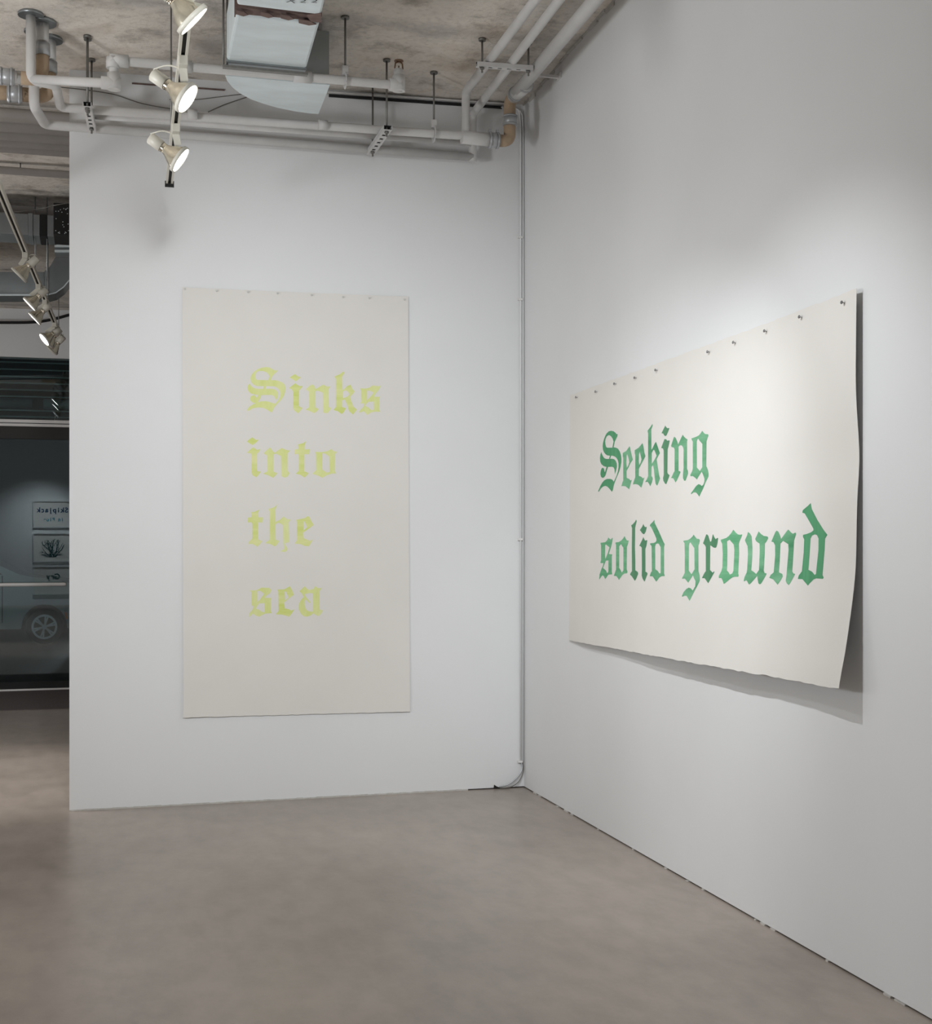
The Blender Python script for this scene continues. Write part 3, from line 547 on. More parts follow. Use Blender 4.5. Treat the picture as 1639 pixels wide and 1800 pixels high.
# sprinkler line A
zA = 3.81
a0 = at_z(200, 106, zA); a1 = at_z(700, 150, zA); a0d = Vector((a0.x, a0.y, at_y(199, 147, a0.y).z))
al = at_y(58, 139, vB.y)
sr = at_y(703, 122, a1.y); srz = sr.z
pA = pipe('sprinkler_pipe', [al, a0d, a0, a1, Vector((a1.x+.002, a1.y, srz))], .0225,
     'pale sprinkler pipe crossing under the metal duct and ending in a brass head', rad=.035)
for p, q in ((a0+Vector((-.005, 0, -.04)), a0+Vector((-.005, 0, .012))), (a0+Vector((-.02, 0, 0)), a0+Vector((.07, 0, 0))), (a0d+Vector((0, 0, .05)), a0d+Vector((0, 0, -.03))), (a0d+Vector((.035, 0, 0)), a0d+Vector((-.06, 0, 0)))):
    sleeve(pA, p, q, .031, 'elbow_fitting')
sleeve(pA, a1+Vector((-.045, 0, 0)), a1+Vector((.02, 0, 0)), .032, 'elbow_fitting'); sleeve(pA, a1+Vector((.004, 0, -.03)), a1+Vector((.004, 0, .05)), .032, 'elbow_fitting')
for t in (.2, .62): c = a0.lerp(a1, t); sleeve(pA, c, c+(a1-a0).normalized()*.09, .029)
sp0 = Vector((a1.x+.004, a1.y, a1.z+.05))
hd = MB().tube([sp0, sp0+Vector((0, 0, .02))], [.022, .016], 12).build('sprinkler_head', 'pipe', pA)
brass = plain('aged_brass', lin(120, 92, 70), .4, .7)
mbh = MB()
for sgn in (-1, 1): mbh.tube([sp0+Vector((sgn*.007, 0, .018)), sp0+Vector((sgn*.021, 0, .038)), sp0+Vector((sgn*.018, 0, .062)), sp0+Vector((0, 0, .074))], .0042, 8)
mbh.tube([sp0+Vector((0, 0, .072)), sp0+Vector((0, 0, .077))], .024, 12)
mbh.tube([sp0+Vector((0, 0, .018)), sp0+Vector((0, 0, .05))], .003, 8)
mbh.build('deflector', brass, hd)
# black iron vertical drains at far left
def drain(px, py, pyb, label, pxe, pye, mat='pipe', r=.033):
    v = ce(px, py); zb = at_y(px, pyb, v.y).z
    l = at_y(pxe, pye, v.y); l.z = zb
    o = pipe('drain_pipe', [up(v), Vector((v.x, v.y, zb+.17))], r, label)
    collar(o, v, .07)
    MB().tube(fillet([Vector((v.x, v.y, zb+.19)), Vector((v.x, v.y, zb)), Vector((v.x-.12, v.y, zb))], .1), r, 16).build('bend', 'iron', o)
    sleeve(o, Vector((v.x, v.y, zb+.12)), Vector((v.x, v.y, zb+.18)), r+.006, 'coupling', 'clamp')
    sleeve(o, Vector((v.x-.10, v.y, zb)), l, r, 'branch', mat)
    x = v.x-.13
    sleeve(o, Vector((x, v.y, zb)), Vector((x-.075, v.y, zb)), r+.008, 'coupling', 'clamp')
    for dx in (.01, .06): sleeve(o, Vector((x-dx, v.y, zb)), Vector((x-dx-.01, v.y, zb)), r+.012, 'band', 'clamp')
    return o
drain(74, 38, 140, 'nearer drain pipe with a tan bend, dropping through the ceiling at far left', -80, 126, 'pipe')
drain(86, 68, 170, 'farther, lower drain pipe with a tan bend, dropping through the ceiling at far left', -80, 150, 'iron', .036)

# ------------------------------------------------------------------ strut brackets with slotted faces and rods
def strut(p, q, w, label, rods, nh=6, holeface=-1, group=None):
    p, q = Vector(p), Vector(q); t = (q-p); L_ = t.length; t.normalize()
    r = t.cross(Vector((0, 0, 1))).normalized(); h = .022
    root = empty('strut_bracket', p); lookup(root, label, 'bracket', group)
    mb = MB()
    for sg in (-1, 1):
        mb.bar(r*sg*w*.36, t*L_+r*sg*w*.36, w*.28, .003)                    # rails beside slots
        mb.bar(r*sg*w*.5+Vector((0, 0, h/2)), t*L_+r*sg*w*.5+Vector((0, 0, h/2)), .003, h)   # flanges
    n = nh+1; step = L_/n
    for i in range(n+1):
        c = t*(i*step); hw = step*.28
        a = max(0, (c.length if i else 0)-hw); b = min(L_, (c.length if i else 0)+hw)
        mb.bar(t*a, t*b, w*.5, .003)
    mb.build('channel', 'pipe', root)
    MB().bar(Vector((0, 0, h)), t*L_+Vector((0, 0, h)), w*.9, .002).build('channel_back', 'black', root)
    for s in rods:
        base = p+t*(L_*s); top = up(base)
        MB().tube([base-p+Vector((0, 0, -.03)), top-p], .0055, 8).build('threaded_rod', 'steel', root)
        MB().tube([base-p+Vector((0, 0, -.012)), base-p+Vector((0, 0, -.003))], .012, 6).build('nut', 'steel', root)
        MB().tube([top-p+Vector((0, 0, -.012)), top-p], .02, 10).build('anchor', 'steel', root)
    return root
strut(at_z(682, 228, 3.72), at_z(651, 272, 3.71), .046, 'slotted bracket carrying the wall pipes near the middle of the back wall', (.06, .85), 6)
strut(at_z(153, 187, 3.72), at_z(163, 234, 3.70), .040, 'slotted bracket carrying the wall pipes by the free left end of the back wall', (.04, .12, .8), 6)
strut(ce(838, 117, .15), ce(936, 124, .15), .034, 'slotted bracket holding the two thin ceiling pipes at right', (.1, .93), 5)
# pipe hangers
def hanger(c, r, label):
    root = empty('pipe_hanger', c); lookup(root, label, 'hanger', 'clevis hangers')
    ring = [Vector((0, math.cos(a)*r, math.sin(a)*r)) for a in [i*math.pi/8 for i in range(17)]]
    mb = MB()
    for i in range(16): mb.bar(ring[i], ring[i+1]+(ring[i+1]-ring[i])*.1, .025, .003, up=(1, 0, 0))
    mb.build('ring', 'pipe', root)
    MB().bar(Vector((0, 0, r)), Vector((0, 0, r+.045)), .03, .02, up=(0, 1, 0)).build('saddle', 'pipe', root)
    top = up(c)-c; MB().tube([(0, 0, r+.03), top], .0055, 8).build('threaded_rod', 'steel', root)
    MB().tube([top-Vector((0, 0, .01)), top], .022, 10).build('anchor', 'steel', root)
cB = at_z(763, 235, zB); hanger(Vector((cB.x, cB.y, zB-.002)), .034, 'clevis hanger on the wall pipe left of the corner bracket')
t = (603-200)/500; cA = a0.lerp(a1, t); hanger(cA, .029, 'clevis hanger on the sprinkler pipe right of the metal duct')
# thin cables sagging over the wall head
def cable(pts, r, label, mat='steel', cat='cable'):
    P = [Vector(p) for p in pts]; out = []
    n = len(P)
    for i in range(n-1):
        p0, p1, p2, p3 = P[max(0, i-1)], P[i], P[i+1], P[min(n-1, i+2)]
        for k in range(8):
            t = k/8; out.append(.5*((2*p1)+(-p0+p2)*t+(2*p0-5*p1+4*p2-p3)*t*t+(-p0+3*p1-3*p2+p3)*t**3))
    out.append(P[-1])
    o = MB().tube(out, r, 8).build('cable', mat); return lookup(o, label, cat)
cable([bw(104, 153, .05), bw(150, 158, .03), bw(200, 166, .01), bw(250, 182, .01), bw(305, 192, .02)], .003, 'thin grey cable crossing the head of the back wall behind the left pipes')
cable([bw(298, 175, .01), bw(345, 175, .01), bw(380, 171, .01), bw(430, 165, .02)], .0025, 'thin grey cable running flat behind the track lamps to the duct')
cable([bw(366, 197, .02), bw(395, 184, .01), bw(436, 170, .02)], .003, 'short slanting grey cable on the wall left of the curved duct')

# ------------------------------------------------------------------ ductwork
zd = 3.785
duct = empty('air_duct', at_z(470, 70, zd)); lookup(duct, 'square galvanized air duct hanging under the ceiling above the sprinkler pipe', 'duct')
DL = duct.location.copy()
def quadbox(px4, z, htop, name, mat, parent, bevel=.004, L=DL):
    P = [at_z(x, y, z)-L for x, y in px4]
    return MB().prism(P, (0, 0, htop)).build(name, mat, parent, bevel)
quadbox([(415, 29), (562, 42), (538, 124), (398, 110)], zd, .24, 'duct_section', 'galv', duct, .012)
quadbox([(392, -330), (640, -300), (565, 27), (417, 9)], zd, .24, 'duct_section', 'galv', duct, .01)
quadbox([(413, 12), (566, 28), (560, 44), (412, 30)], zd+.012, .22, 'torn_joint_liner', 'tear', duct, 0)
quadbox([(398, 108), (539, 122), (536, 129), (397, 115)], zd-.008, .02, 'end_flange', 'galv_dk', duct, .002)
for px, py in ((426, 22), (470, 25), (505, 29), (540, 38)):
    c = at_z(px, py, zd)-DL; w = random.uniform(.02, .05)
    MB().prism([c+Vector((-w, -.03, -.001)), c+Vector((w*.2, -.02, -.001)), c+Vector((w, .01, -.001)), c+Vector((w*.3, .03, -.001)), c+Vector((-w*.8, .015, -.001))], (0, 0, -.004)).build('torn_tape', 'tear', duct)
mb = MB()
c = at_z(562, 30, zd)-DL
mb.prism([c+Vector((-.06, -.01, 0)), c+Vector((0, -.05, 0)), c+Vector((.015, .05, 0)), c+Vector((-.03, .05, 0))], (0, 0, -.005)); mb.build('torn_tape', 'tear', duct)
# pencil marks on the near section
def glyph(ch, size, mat, parent, loc, rot, name, off=0):
    tx = bpy.data.curves.new('t', 'FONT'); tx.body = ch; tx.size = size; tx.align_x = 'CENTER'; tx.align_y = 'CENTER'; tx.offset = off
    t = bpy.data.objects.new('t', tx); COL.objects.link(t)
    me = bpy.data.meshes.new_from_object(t.evaluated_get(bpy.context.evaluated_depsgraph_get())); bpy.data.objects.remove(t)
    me.materials.append(mat); o = bpy.data.objects.new(name, me); COL.objects.link(o); o.parent = parent; o.location = loc; o.rotation_euler = rot
for ch, px in (('X', 512), ('2', 533), ('2', 553)):
    glyph(ch, .06, M['mark'], duct, at_z(px, 2, zd-.004)-DL, (math.pi, 0, 0), 'pencil_mark')
# curved take-off farther back
tk = empty('duct_elbow', at_z(500, 160, 3.80)); lookup(tk, 'curved galvanized duct elbow between the square duct and the back wall', 'duct')
arc = [(396, 133), (400, 143), (409, 154), (422, 164), (440, 174), (462, 182), (490, 190), (520, 196), (545, 199.5), (560, 200.5), (580, 150)]
L2 = tk.location.copy(); P = [at_z(x, y, 3.80)-L2 for x, y in arc]
topz = .30
MB().prism(P, (0, 0, .006)).build('bottom_plate', 'galv', tk)
P2 = [p*.985+Vector((0, 0, .004)) for p in P]
MB().prism(P2, (0, 0, .27)).build('elbow_body', 'galv_dk', tk)
pr = at_z(580, 150, 3.8)-L2
MB().bar(pr+Vector((0, -.012, 0)), pr+Vector((0, -.012, .27)), .012, .012).build('corner_bead', 'galv', tk)
# trapeze under the square duct
t0, t1 = at_z(392, 117, 3.76), at_z(541, 131, 3.76)
tr = empty('duct_trapeze', t0); lookup(tr, 'dark steel trapeze bar and rods under the end of the square duct', 'bracket')
MB().bar(Vector((0, 0, 0)), t1-t0, .03, .012).build('crossbar', 'steel', tr)
for s in (.03,):
    for dx in (0, .018):
        b = t0.lerp(t1, s)+Vector((dx-.01, 0, 0)); MB().tube([b-t0, up(b)-t0], .005, 8).build('threaded_rod', 'steel', tr)
b = t0.lerp(t1, .03); MB().box((-.05, -.03, zc(b.x, b.y)-t0.z-.02), (.03, .03, zc(b.x, b.y)-t0.z)).build('ceiling_clip', 'black', tr)

# ------------------------------------------------------------------ track lighting
def track(P, Q, label, ext):
    P, Q = Vector(P), Vector(Q); d = (Q-P).normalized(); Q = Q+d*ext
    root = empty('lighting_track', P); lookup(root, label, 'light track')
    mb = MB(); L_ = Q-P; r = d.cross(Vector((0, 0, 1))).normalized()
    for s in (-1, 1): mb.bar(r*s*.0125, L_+r*s*.0125, .010, .024)
    mb.build('rail', 'track', root)
    MB().bar(Vector((0, 0, .004)), L_+Vector((0, 0, .004)), .016, .014).build('slot', 'black', root)
    MB().bar(Vector((0, 0, .013)), L_+Vector((0, 0, .013)), .036, .006).build('spine', 'track', root)
    return root, P, Q, d
zt_ = 3.30
trA, TA0, TA1, dA = track(at_z(298, 319, zt_), at_z(325, 62, zt_), 'off-white lighting track hanging before the back wall with three lamps in view', 3.2)
MB().bar(-dA*.006+Vector((0, 0, -.013)), dA*.004+Vector((0, 0, -.013)), .045, .03).build('end_cap', 'black', trA)
trB, TB0, TB1, dB_ = track(at_z(105, 589, zt_), at_z(4, 345, zt_), 'off-white lighting track at far left leading to the shop window', 3.0)
for p, rt in ((TA0+dA*.3, trA), (TA0+dA*2.2, trA), (TB0+dB_*1.5, trB), (TB0+dB_*.15, trB)):
    MB().tube([p-rt.location+Vector((0, 0, .014)), up(p)-rt.location], .004, 8).build('hanging_rod', 'steel', rt)
def head(face, tp, direc, label, lit=True, group='track lamps'):
    """face: centre of the lamp glass, tp: point on the track, direc: aim"""
    face, tp, d = Vector(face), Vector(tp), Vector(direc).normalized()
    root = empty('track_lamp', tp); lookup(root, label, 'lamp', group)
    f = face-tp
    MB().tube([f-d*.080, f-d*.066, f-d*.045, f-d*.02, f-d*.004], [.021, .026, .040, .053, .058], 24, False).build('bulb', 'bulb', root)
    MB().tube([f-d*.0125, f-d*.012, f+d*.004, f+d*.0045], [.057, .0625, .0625, .0575], 28, False).build('rim', 'track', root)
    MB().tube([f-d*.002, f+d*.002], [.0575, .054], 28).build('lamp_face', M['glow'] if lit else M['white'], root)
    MB().tube([f-d*.098, f-d*.092, f-d*.088, f-d*.084, f-d*.078], [.020, .0225, .020, .0225, .020], 18).build('screw_base', 'chrome', root)
    MB().tube([f-d*.160, f-d*.156, f-d*.098, f-d*.096], [.021, .0255, .0255, .022], 22).build('lamp_holder', 'track', root)
    top = Vector((0, 0, -.012))
    MB().box((-.017, -.045, -.045), (.017, .045, -.010)).build('adapter', 'track', root, .003)
    side = d.cross(Vector((0, 0, 1))).normalized()
    e = f-d*.02-side*.0; k = Vector((f.x*.15, f.y*.15, -.05))
    armend = f-d*.012+Vector((0, 0, .055)).lerp(-side*.05, .0)
    MB().bar(Vector((0, 0, -.04)), armend, .030, .004, up=(0.2, 1, 0)).build('arm', 'track', root)
    mb = MB()
    h0 = f-d*.155; pts = [h0+Vector((0, 0, .02)), h0.lerp(Vector((0, 0, -.05)), .5)+Vector((0, 0, .03)), Vector((0, .012, -.045))]
    mb.tube(fillet(pts, .08), .0035, 8); mb.build('flex', 'track', root)
    return root
def cdir(x, dn, tw): return Rv*x-Fv*tw+Vector((0, 0, -dn))
heads = [((340, 36), 3.15, (.70, .70, -.28), 'topmost of three track lamps beside the duct'),
         ((329, 173), 3.15, (.80, .56, .02), 'middle one of three track lamps beside the duct'),
         ((317, 281), 3.15, (.80, .56, -.09), 'lowest track lamp of three, hanging before the white back wall')]
for (fx, fy), z, dd, lab in heads:
    fc = at_z(fx, fy, z); d = cdir(*dd)
    s = (fc-TA0).dot(dA); tp = TA0+dA*(s+.02)
    hd_ = head(fc, tp, d, lab)
    lp = spot('spot_light', fc+d.normalized()*.02, fc+d*3, 8, 80, .8, .03, BLUE)
# bodies of the off-frame lamps that light the two drawings are skipped: nothing of them is in view
farh = [((33, 484), 3.15, (-.70, .70, .08), False, 'nearest lamp on the far-left track, seen from its dark side'),
        ((52, 535), 3.15, (-.70, .70, .17), True, 'second-nearest lamp on the far-left track, a thin bright edge'),
        ((60.5, 560), 3.15, (-.70, .70, .16), True, 'third-nearest lamp on the far-left track, just below the second'),
        ((78, 597), 3.15, (-.72, .65, .42), True, 'lamp on the far-left track whose bright oval face is turned to the viewer'),
        ((84, 603), 3.15, (-.70, .70, -.1), False, 'second-farthest lamp on the far-left track, facing away'),
        ((91, 615), 3.15, (-.70, .70, -.12), False, 'farthest lamp on the far-left track, facing away at its end')]
for i, ((fx, fy), z, dd, lit, lab) in enumerate(farh):
    fc = at_z(fx, fy, z); d = cdir(*dd)
    pass
    s = (fc-TB0).dot(dB_); tp = TB0+dB_*s; tp.z = zt_
    head(fc, tp, d, lab, lit, 'lamps of the far-left track')

# ------------------------------------------------------------------ conduits and cables in the corner
def yb(off): return Y0-off
ztop = bw(915, 203).z; zbot = bw(917, 1338).z
for k, (dx, r, lab) in enumerate(((.024, .0075, 'left one of two thin white conduits in the room corner'), (.008, .006, 'right one of two thin white conduits in the room corner, tight in the angle'))):
    r *= .72
    x = X0-dx
    o = MB().tube(fillet([Vector((X0-.10-.05*k, Y0-.02, zc(X0, Y0)-.035)), Vector((x-.01, Y0-.015, ztop+.035)), Vector((x, Y0-.009, ztop-.08)), Vector((x, Y0-.009, zbot))], .06), r, 10).build('conduit', 'wall')
    lookup(o, lab, 'conduit')
    if k == 0:
        for py in (418, 527, 948, 1338):
            z = bw(915, py).z; MB().box((x-.018, Y0-.02, z-.006), (x+.010, Y0, z+.006)).build('strap', 'white', o)
cable([Vector((X0-.024, Y0-.01, zbot)), bw(918, 1352, .02), bw(908, 1368, .03), bw(893, 1379, .03), bw(878, 1383, .01)], .0045, 'upper grey cable curving from the corner conduit into the hole at the floor', 'clamp')
cable([Vector((X0-.01, Y0-.01, zbot)), bw(920, 1356, .015), bw(912, 1374, .03), bw(898, 1383, .035), bw(879, 1385.2, .01)], .003, 'lower thin grey cable curving from the corner conduit into the hole at the floor', 'steel')
hp = [bw(868.5, 1379), bw(873, 1382), bw(878, 1384), bw(880, 1388), bw(867.5, 1388.5)]
hp = [Vector((p.x, Y0-.0035, max(.001, p.z))) for p in hp]
o = MB().prism(hp, (0, -.001, 0)).build('wall_hole', 'hole'); lookup(o, 'small black hole where the cables enter the foot of the back wall', 'hole')

# ================================================================== LEFT BAY: ceiling pipes, ducts, shop window
for i, (py, r) in enumerate(((203, .040), (221, .038), (237, .036), (250, .032), (261, .028))):
    p = at_z(20, py, zc(-.6, 8.5)-r-.01); x1 = 1.6
    o = MB().tube([(-4.5, p.y, p.z-.0), (x1, p.y, p.z+.0)], r*1.05, 14).build('ceiling_pipe', 'pipe_far')
    lookup(o, ORD[i]+' from the front of five grey pipes under the ceiling beyond the back wall', 'pipe', 'pipes under the ceiling of the left bay')
p = at_z(60, 303, zc(-.6, 9.4)-.05); o = MB().tube([(-4.5, p.y, p.z), (1.6, p.y, p.z)], .026, 12).build('ceiling_pipe', 'pipe_far')
lookup(o, 'single grey pipe crossing the bare concrete ceiling left of the back wall', 'pipe')
for px, pa, pb in ((36, 275, 298),):
    b = at_y(px, 303, p.y); MB().tube([b-Vector((0,0,0)), up(b)], .004, 8).build('threaded_rod', 'steel', None).parent = None
    oo = bpy.data.objects['threaded_rod'] if False else COL.objects[-1]; lookup(oo, 'thin rod holding the single grey ceiling pipe', 'rod')
pb_ = at_y(60, 372, 10.2)
struct(MB().box((XW, 10.32, pb_.z), (1.8, 10.7, 4.1)).build('trim_4', 'pipe_far'))   # ceiling downstand beam
# duct 1
Y1 = 10.0; f = lambda px, py, Y: at_y(px, py, Y)
d1 = empty('air_duct', f(40, 400, Y1)); lookup(d1, 'silver rectangular duct with a black flexible joint, high in the left bay', 'duct')
L1 = d1.location.copy(); zt1, zb1 = f(50, 376, Y1).z, f(50, 413, Y1).z
def sec(xa, xb, name, mat, parent, L, Y, dy, zb, zt, gr=0):
    return MB().box((xa-L.x, Y-gr-L.y, zb-gr-L.z), (xb-L.x, Y+dy+gr-L.y, zt+gr-L.z)).build(name, mat, parent, .003)
X = lambda px: f(px, 400, Y1).x
sec(-3.6, X(50), 'duct_section', 'galv_dk', d1, L1, Y1, .3, zb1, zt1)
sec(X(50), X(58), 'joint_flange', 'galv_dk', d1, L1, Y1, .3, zb1, zt1, .006)
sec(X(58), X(70), 'duct_section', 'galv_dk', d1, L1, Y1, .3, zb1, zt1)
sec(X(70), X(83), 'flexible_joint', 'black', d1, L1, Y1, .3, zb1, zt1, .003)
sec(X(83), X(97), 'duct_section', 'galv_dk', d1, L1, Y1, .3, zb1, zt1)
for px in (61, 82):
    b = f(px, 420, Y1-.02); MB().tube([b-L1+Vector((0, .1, -.28)), up(b)-L1+Vector((0, .1, 0))], .004, 8).build('hanging_rod', 'galv_dk', d1)
bx = empty('fan_box', f(110, 385, 9.8)); lookup(bx, 'black perforated fan box beside the end of the back wall', 'fan'); Lb = bx.location.copy()
a, b = f(94, 356, 9.8), f(140, 414, 9.8)
MB().box((a.x-Lb.x, -.0, b.z-Lb.z), (b.x+.2-Lb.x, .35, a.z-Lb.z)).build('casing', 'black', bx, .004)
mb = MB(); random.seed(5)
for _ in range(22):
    c = f(random.uniform(98, 121), random.uniform(360, 412), 9.795)-Lb; mb.box((c.x-.003, c.y, c.z-.002), (c.x+.003, c.y+.004, c.z+.002))
mb.build('perforations', 'galv', bx); 
# duct 2 with elbow
Y2 = 11.0; d2 = empty('air_duct', f(40, 500, Y2)); lookup(d2, 'lower silver duct with a rounded elbow, in front of the shop window', 'duct'); L2 = d2.location.copy()
g = lambda px, py: f(px, py, Y2)-L2
MB().prism([g(-300, 478), g(78, 478), g(78, 518), g(-300, 518)], (0, .34, 0)).build('duct_section', 'galv_dk', d2, .003)
MB().bar(g(-300, 519)+Vector((0, -.01, 0)), g(80, 519)+Vector((0, -.01, 0)), .015, .012).build('flange', 'galv', d2)
MB().prism([g(78, 477), g(88, 468), g(97, 452), g(150, 452), g(150, 480), g(121, 494), g(112, 505), g(98, 515), g(78, 520)], (0, .34, 0)).build('elbow', 'galv_dk', d2, .004)
el = [g(78, 520), g(98, 515), g(112, 505), g(121, 494), g(150, 478)]
mb = MB()
for u, v in zip(el, el[1:]): mb.bar(u+Vector((0, -.01, 0)), v+Vector((0, -.01, 0)), .012, .008)
mb.build('elbow_seam', 'galv', d2)
MB().prism([g(97, 452), g(150, 452), g(150, 417), g(94, 417)], (0, .3, 0)).build('neck', 'galv_dk', d2, .003)
for py in (433, 442): MB().bar(g(96, py)+Vector((0, -.01, 0)), g(150, py)+Vector((0, -.01, 0)), .02, .018).build('flange', 'galv', d2)
# pipe and cable on the window header
p0 = f(0, 531, YG-.25); o = MB().tube([(-4, YG-.25, p0.z), (1.6, YG-.25, p0.z-.0)], .028, 12).build('ceiling_pipe', 'pipe_far'); lookup(o, 'grey pipe running across above the shop window header', 'pipe')
cable([f(-60, 566, YG-.1), f(0, 567, YG-.1), f(55, 566.5, YG-.1), f(90, 562, YG-.1), f(124, 553, YG-.1), f(160, 545, YG-.1)], .014, 'dark cable drooping along the white header above the shop window', 'black')
cable([f(-60, 376, 9.9), f(30, 372, 9.9), f(75, 366, 9.9), f(95, 361, 9.7), f(128, 356, 9.7)], .003, 'thin grey cable slanting to the black fan box', 'steel')

# shop window: transom, head rail, glass, sill, push bar
W1 = empty('window_1', (0, YG, 0)); struct(W1)
zs, zh0, zh1 = zwin(1213), zwin(750.5), zwin(738.5)
MB().box((XW, -.05, zh0), (X0, .05, zh1)).build('head_rail', 'white', W1, .004)
MB().box((XW, -.058, (zh0+zh1)/2-.006), (X0, -.05, (zh0+zh1)/2)).build('rail_groove', 'black', W1)
MB().box((XW, -.03, zh0-.12), (X0, .05, zh0)).build('door_head', 'brown', W1)
MB().box((XW, -.03, 0.0), (X0, .05, .085)).build('bottom_rail', 'black', W1)
MB().box((XW, -.07, 0.0), (X0, -.03, .022)).build('threshold', 'white', W1, .003)
MB().box((XW, 0, .08), (X0, .008, zh0-.1)).build('glass_pane', 'glass', W1)
MB().box((XW, 0, zh1), (X0, .008, zhead+.02)).build('glass_pane', 'glass', W1)
pbz = f(60, 1027.5, YG-.09).z
pbx = f(113, 1027, YG-.09).x
pbar = MB().tube([(-4, YG-.09, pbz), (pbx, YG-.09, pbz), (pbx+.02, YG-.09, pbz)], [.019, .019, .013], 14).build('push_bar', 'white'); lookup(pbar, 'white horizontal push bar across the glass door at left', 'door handle')
MB().tube([(pbx-.02, YG-.09, pbz), (pbx-.02, YG, pbz)], .012, 10).build('standoff', 'white', pbar)
# entrance mat
m0, m1 = at_z(60, 1248, 0), at_z(60, 1217, 0)
o = MB().box((-3.5, m0.y, 0), (.6, YG-.08, .008)).build('entrance_mat', 'mat'); lookup(o, 'dark charcoal entrance mat inside the shop window', 'mat')
# roller shutter housing outside the transom
sh = empty('roller_shutter', (0, YG+.12, 0)); lookup(sh, 'dark roller shutter with thin teal slats behind the transom glass', 'shutter')
ys = [638, 650.5, 663, 674, 686, 697.5, 722, 733]
for py in ys:
    z = at_y(60, py, YG+.12).z
    MB().box((-3.5, -.015, z-.006), (1.2, .03, z+.006)).build('slat', 'slat', sh)
MB().box((-3.5, .4, zh1-.1), (1.2, .42, zhead+.2)).build('backing', 'black', sh)
zt2 = at_y(60, 709, YG+.2).z
for xa, xb in ((-3.5, at_y(56, 709, YG+.2).x), (at_y(76, 709, YG+.2).x, 1.2)):
    MB().tube([(xa, .15, zt2), (xb, .15, zt2)], .055, 16).build('roller', 'slat', sh)

# ------------------------------------------------------------------ rear wall prints (seen mirrored in the window)
def mirror_pt(px, py):
    q = at_y(px, py, 2*YG-YB); return Vector((q.x, YB, q.z))
navy, teal, coral = plain('navy_ink', lin(28, 60, 96), .8), plain('teal_ink', lin(70, 150, 170), .8), plain('dark_green_ink', lin(18, 70, 66), .8)
def text(body, size, loc, mat, parent):
    w = size*.56
    for i, ch in enumerate(body):
        if ch == ' ': continue
        glyph(ch, size, mat, parent, (loc[0]-(i-(len(body)-1)/2)*w, loc[1], loc[2]), (math.pi/2, 0, math.pi), 'letter', size*.035)
for k, (ya, yb_, lab) in enumerate(((880, 928, 'white framed print with blue lettering, top of three on the rear wall'), (937, 988, 'white framed print of dark green seaweed, middle of three on the rear wall'), (995, 1045, 'white framed print with green lettering, bottom of three on the rear wall'))):
    a, b = mirror_pt(58, ya), mirror_pt(127, yb_); cx, cz = (a.x+b.x)/2, (a.z+b.z)/2; w, h = abs(b.x-a.x)/2, abs(a.z-b.z)/2
    r = empty('framed_print', (cx, YB, cz)); lookup(r, lab, 'picture')
    for (x0, z0, x1, z1) in ((-w, -h, w, -h+.025), (-w, h-.025, w, h), (-w, -h+.025, -w+.025, h-.025), (w-.025, -h+.025, w, h-.025)):
        MB().box((x0, 0, z0), (x1, .05, z1)).build('frame_bar', 'frame', r)
    MB().box((-w+.02, .0, -h+.02), (w-.02, .02, h-.02)).build('sheet', 'paper', r)
    if k == 0:
        text('Skipjack', .15, (0, .024, .09), navy, r); text('in Blue', .11, (.02, .024, -.12), teal, r)
    elif k == 2:
        text('Gry', .17, (0.0, .024, .08), coral, r); text('in', .1, (0.0, .024, -.10), coral, r)
    else:
        random.seed(3); mb = MB()
        for s in range(26):
            x = random.uniform(-.07, .07); z = -.21; ang = random.uniform(-1.2, 1.2); pts = [Vector((x, .024, z))]
            for j in range(9):
                ang += random.uniform(-.35, .35)-.05*ang; x += math.sin(ang)*.042; z += max(.01, math.cos(ang))*.044
                if abs(x) > .24 or z > .22: break
                pts.append(Vector((x, .024, z)))
                if random.random() < .7:
                    e = ang+random.choice((-1, 1))*.8; q = Vector((x+math.sin(e)*.035, .024, z+math.cos(e)*.035)); mb.bar(pts[-1], q, .006, .004, up=(0, 1, 0))
            if len(pts) > 2: mb.tube(pts, .0045, 5)
        mb.build('seaweed_drawing', coral, r)

# ------------------------------------------------------------------ street and car outside
o = MB().box((-12, YG+.1, -.35), (10, 40, -.2)).build('street', 'asphalt'); struct(o)
YC = 20.5
wc = at_y(78, 1102, YC)                                    # hub
car = empty('parked_car', (wc.x, YC, -.2)); lookup(car, 'pale grey estate car parked outside beyond the glass door', 'car')
s = YC/ (FPX)                                              # approx metres per pixel
def cp(px, py): q = at_y(px, py, YC); return Vector((q.x-wc.x, 0, q.z+.2))
arch = [cp(78+40*math.cos(math.radians(a)), 1102-40*math.sin(math.radians(a))) for a in range(0, 181, 15)]
prof = [cp(170, 1106), cp(118, 1104)]+arch+[cp(36, 1106), cp(-230, 1108), cp(-300, 1100), cp(-300, 1020), cp(-280, 975), cp(-180, 968), cp(-60, 966), cp(-20, 985), cp(34, 1010), cp(110, 1022), cp(165, 1038), cp(176, 1070)]
pts3 = [[Vector((p.x, p.z, 0)) for p in prof]]
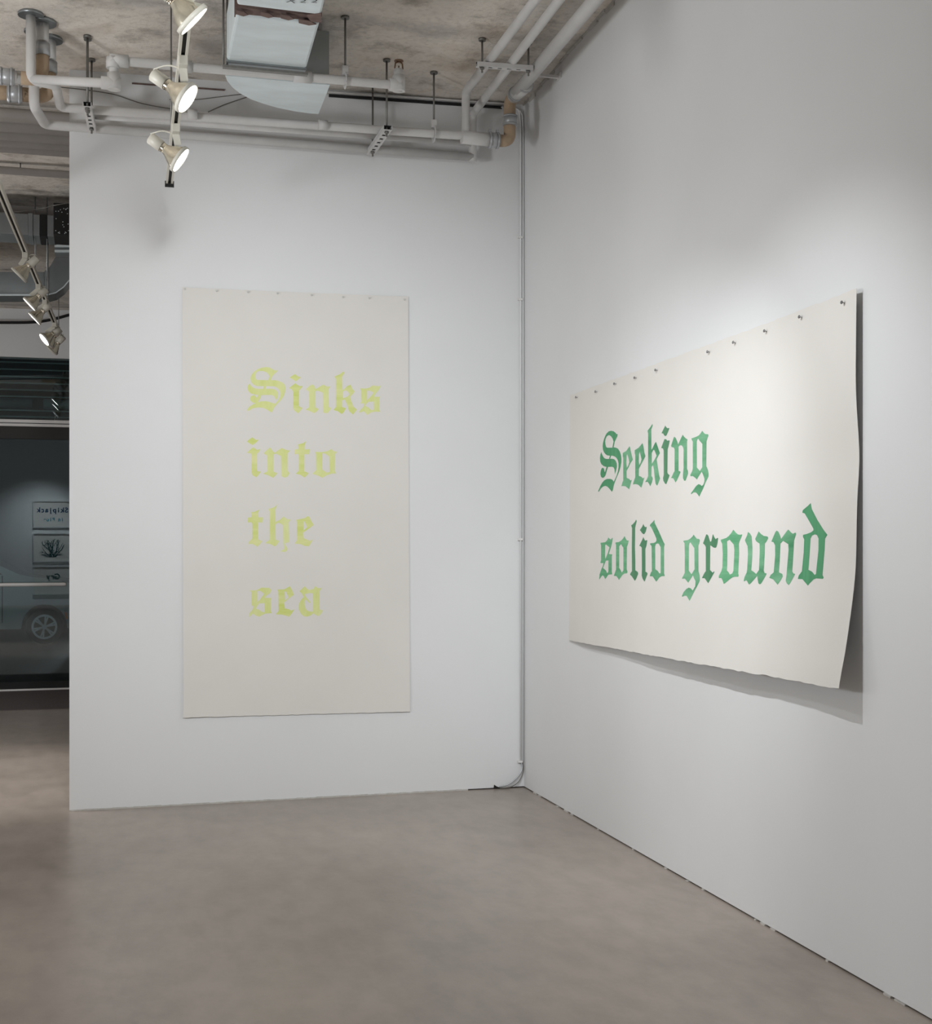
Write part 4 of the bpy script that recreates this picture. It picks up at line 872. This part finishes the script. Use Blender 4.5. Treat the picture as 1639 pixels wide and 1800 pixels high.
def slab(loop, y0, y1, name, mat, bev=0):
    n = len(loop); tr = tessellate_polygon([[Vector((p.x, p.z, 0)) for p in loop]])
    vs = [Vector((p.x, y0, p.z)) for p in loop]+[Vector((p.x, y1, p.z)) for p in loop]
    fs = [tuple(t) for t in tr]+[tuple(n+i for i in t[::-1]) for t in tr]+[(i, (i+1) % n, (i+1) % n+n, i+n) for i in range(n)]
    return MB().quadmesh(vs, fs).build(name, mat, car, bev)
slab(prof, 0, 1.7, 'body', 'carp')
slab([cp(-150, 1010), cp(-140, 975), cp(-60, 972), cp(-26, 990), cp(4, 1010)], -.008, 0, 'side_window', 'black')
slab([cp(5, 1012), cp(5, 1095), cp(3, 1095), cp(3, 1012)], -.006, 0, 'door_gap', 'black')
slab([cp(113, 1076), cp(117, 1076), cp(119, 1088), cp(116, 1088)], -.012, 0, 'marker_light', 'amber')
hub = cp(78, 1102)
def wheel(h):
    w = MB().tube([h+Vector((0, .04, 0)), h+Vector((0, .06, 0)), h+Vector((0, .22, 0))], [.25, .265, .265], 32).build('wheel', 'tire', car)
    MB().tube([h+Vector((0, .035, 0)), h+Vector((0, .045, 0))], .17, 32).build('wheel_well', 'black', w)
    mb = MB()
    for i in range(32):
        a, b = i*math.pi/16, (i+1)*math.pi/16
        mb.bar(h+Vector((math.cos(a)*.165, .02, math.sin(a)*.165)), h+Vector((math.cos(b)*.165, .02, math.sin(b)*.165)), .03, .014, up=(0, 1, 0))
    for i in range(6):
        a = i*math.pi/3+.3; dv = Vector((math.cos(a), 0, math.sin(a)))
        for off in (-.12, .12):
            dv2 = Vector((math.cos(a+off), 0, math.sin(a+off))); mb.bar(h+dv*.03+Vector((0, .02, 0)), h+dv2*.16+Vector((0, .02, 0)), .022, .02, up=(0, 1, 0))
    mb.tube([h+Vector((0, .0, 0)), h+Vector((0, .04, 0))], .035, 14); mb.build('rim', 'rim', w)
wheel(hub); wheel(hub+Vector((-2.55, 0, 0)))
spot('street_light', (-2.5, YG+1.5, 4.5), (wc.x, YC, .4), 22, 70, .8, .1, (.85, .95, 1))
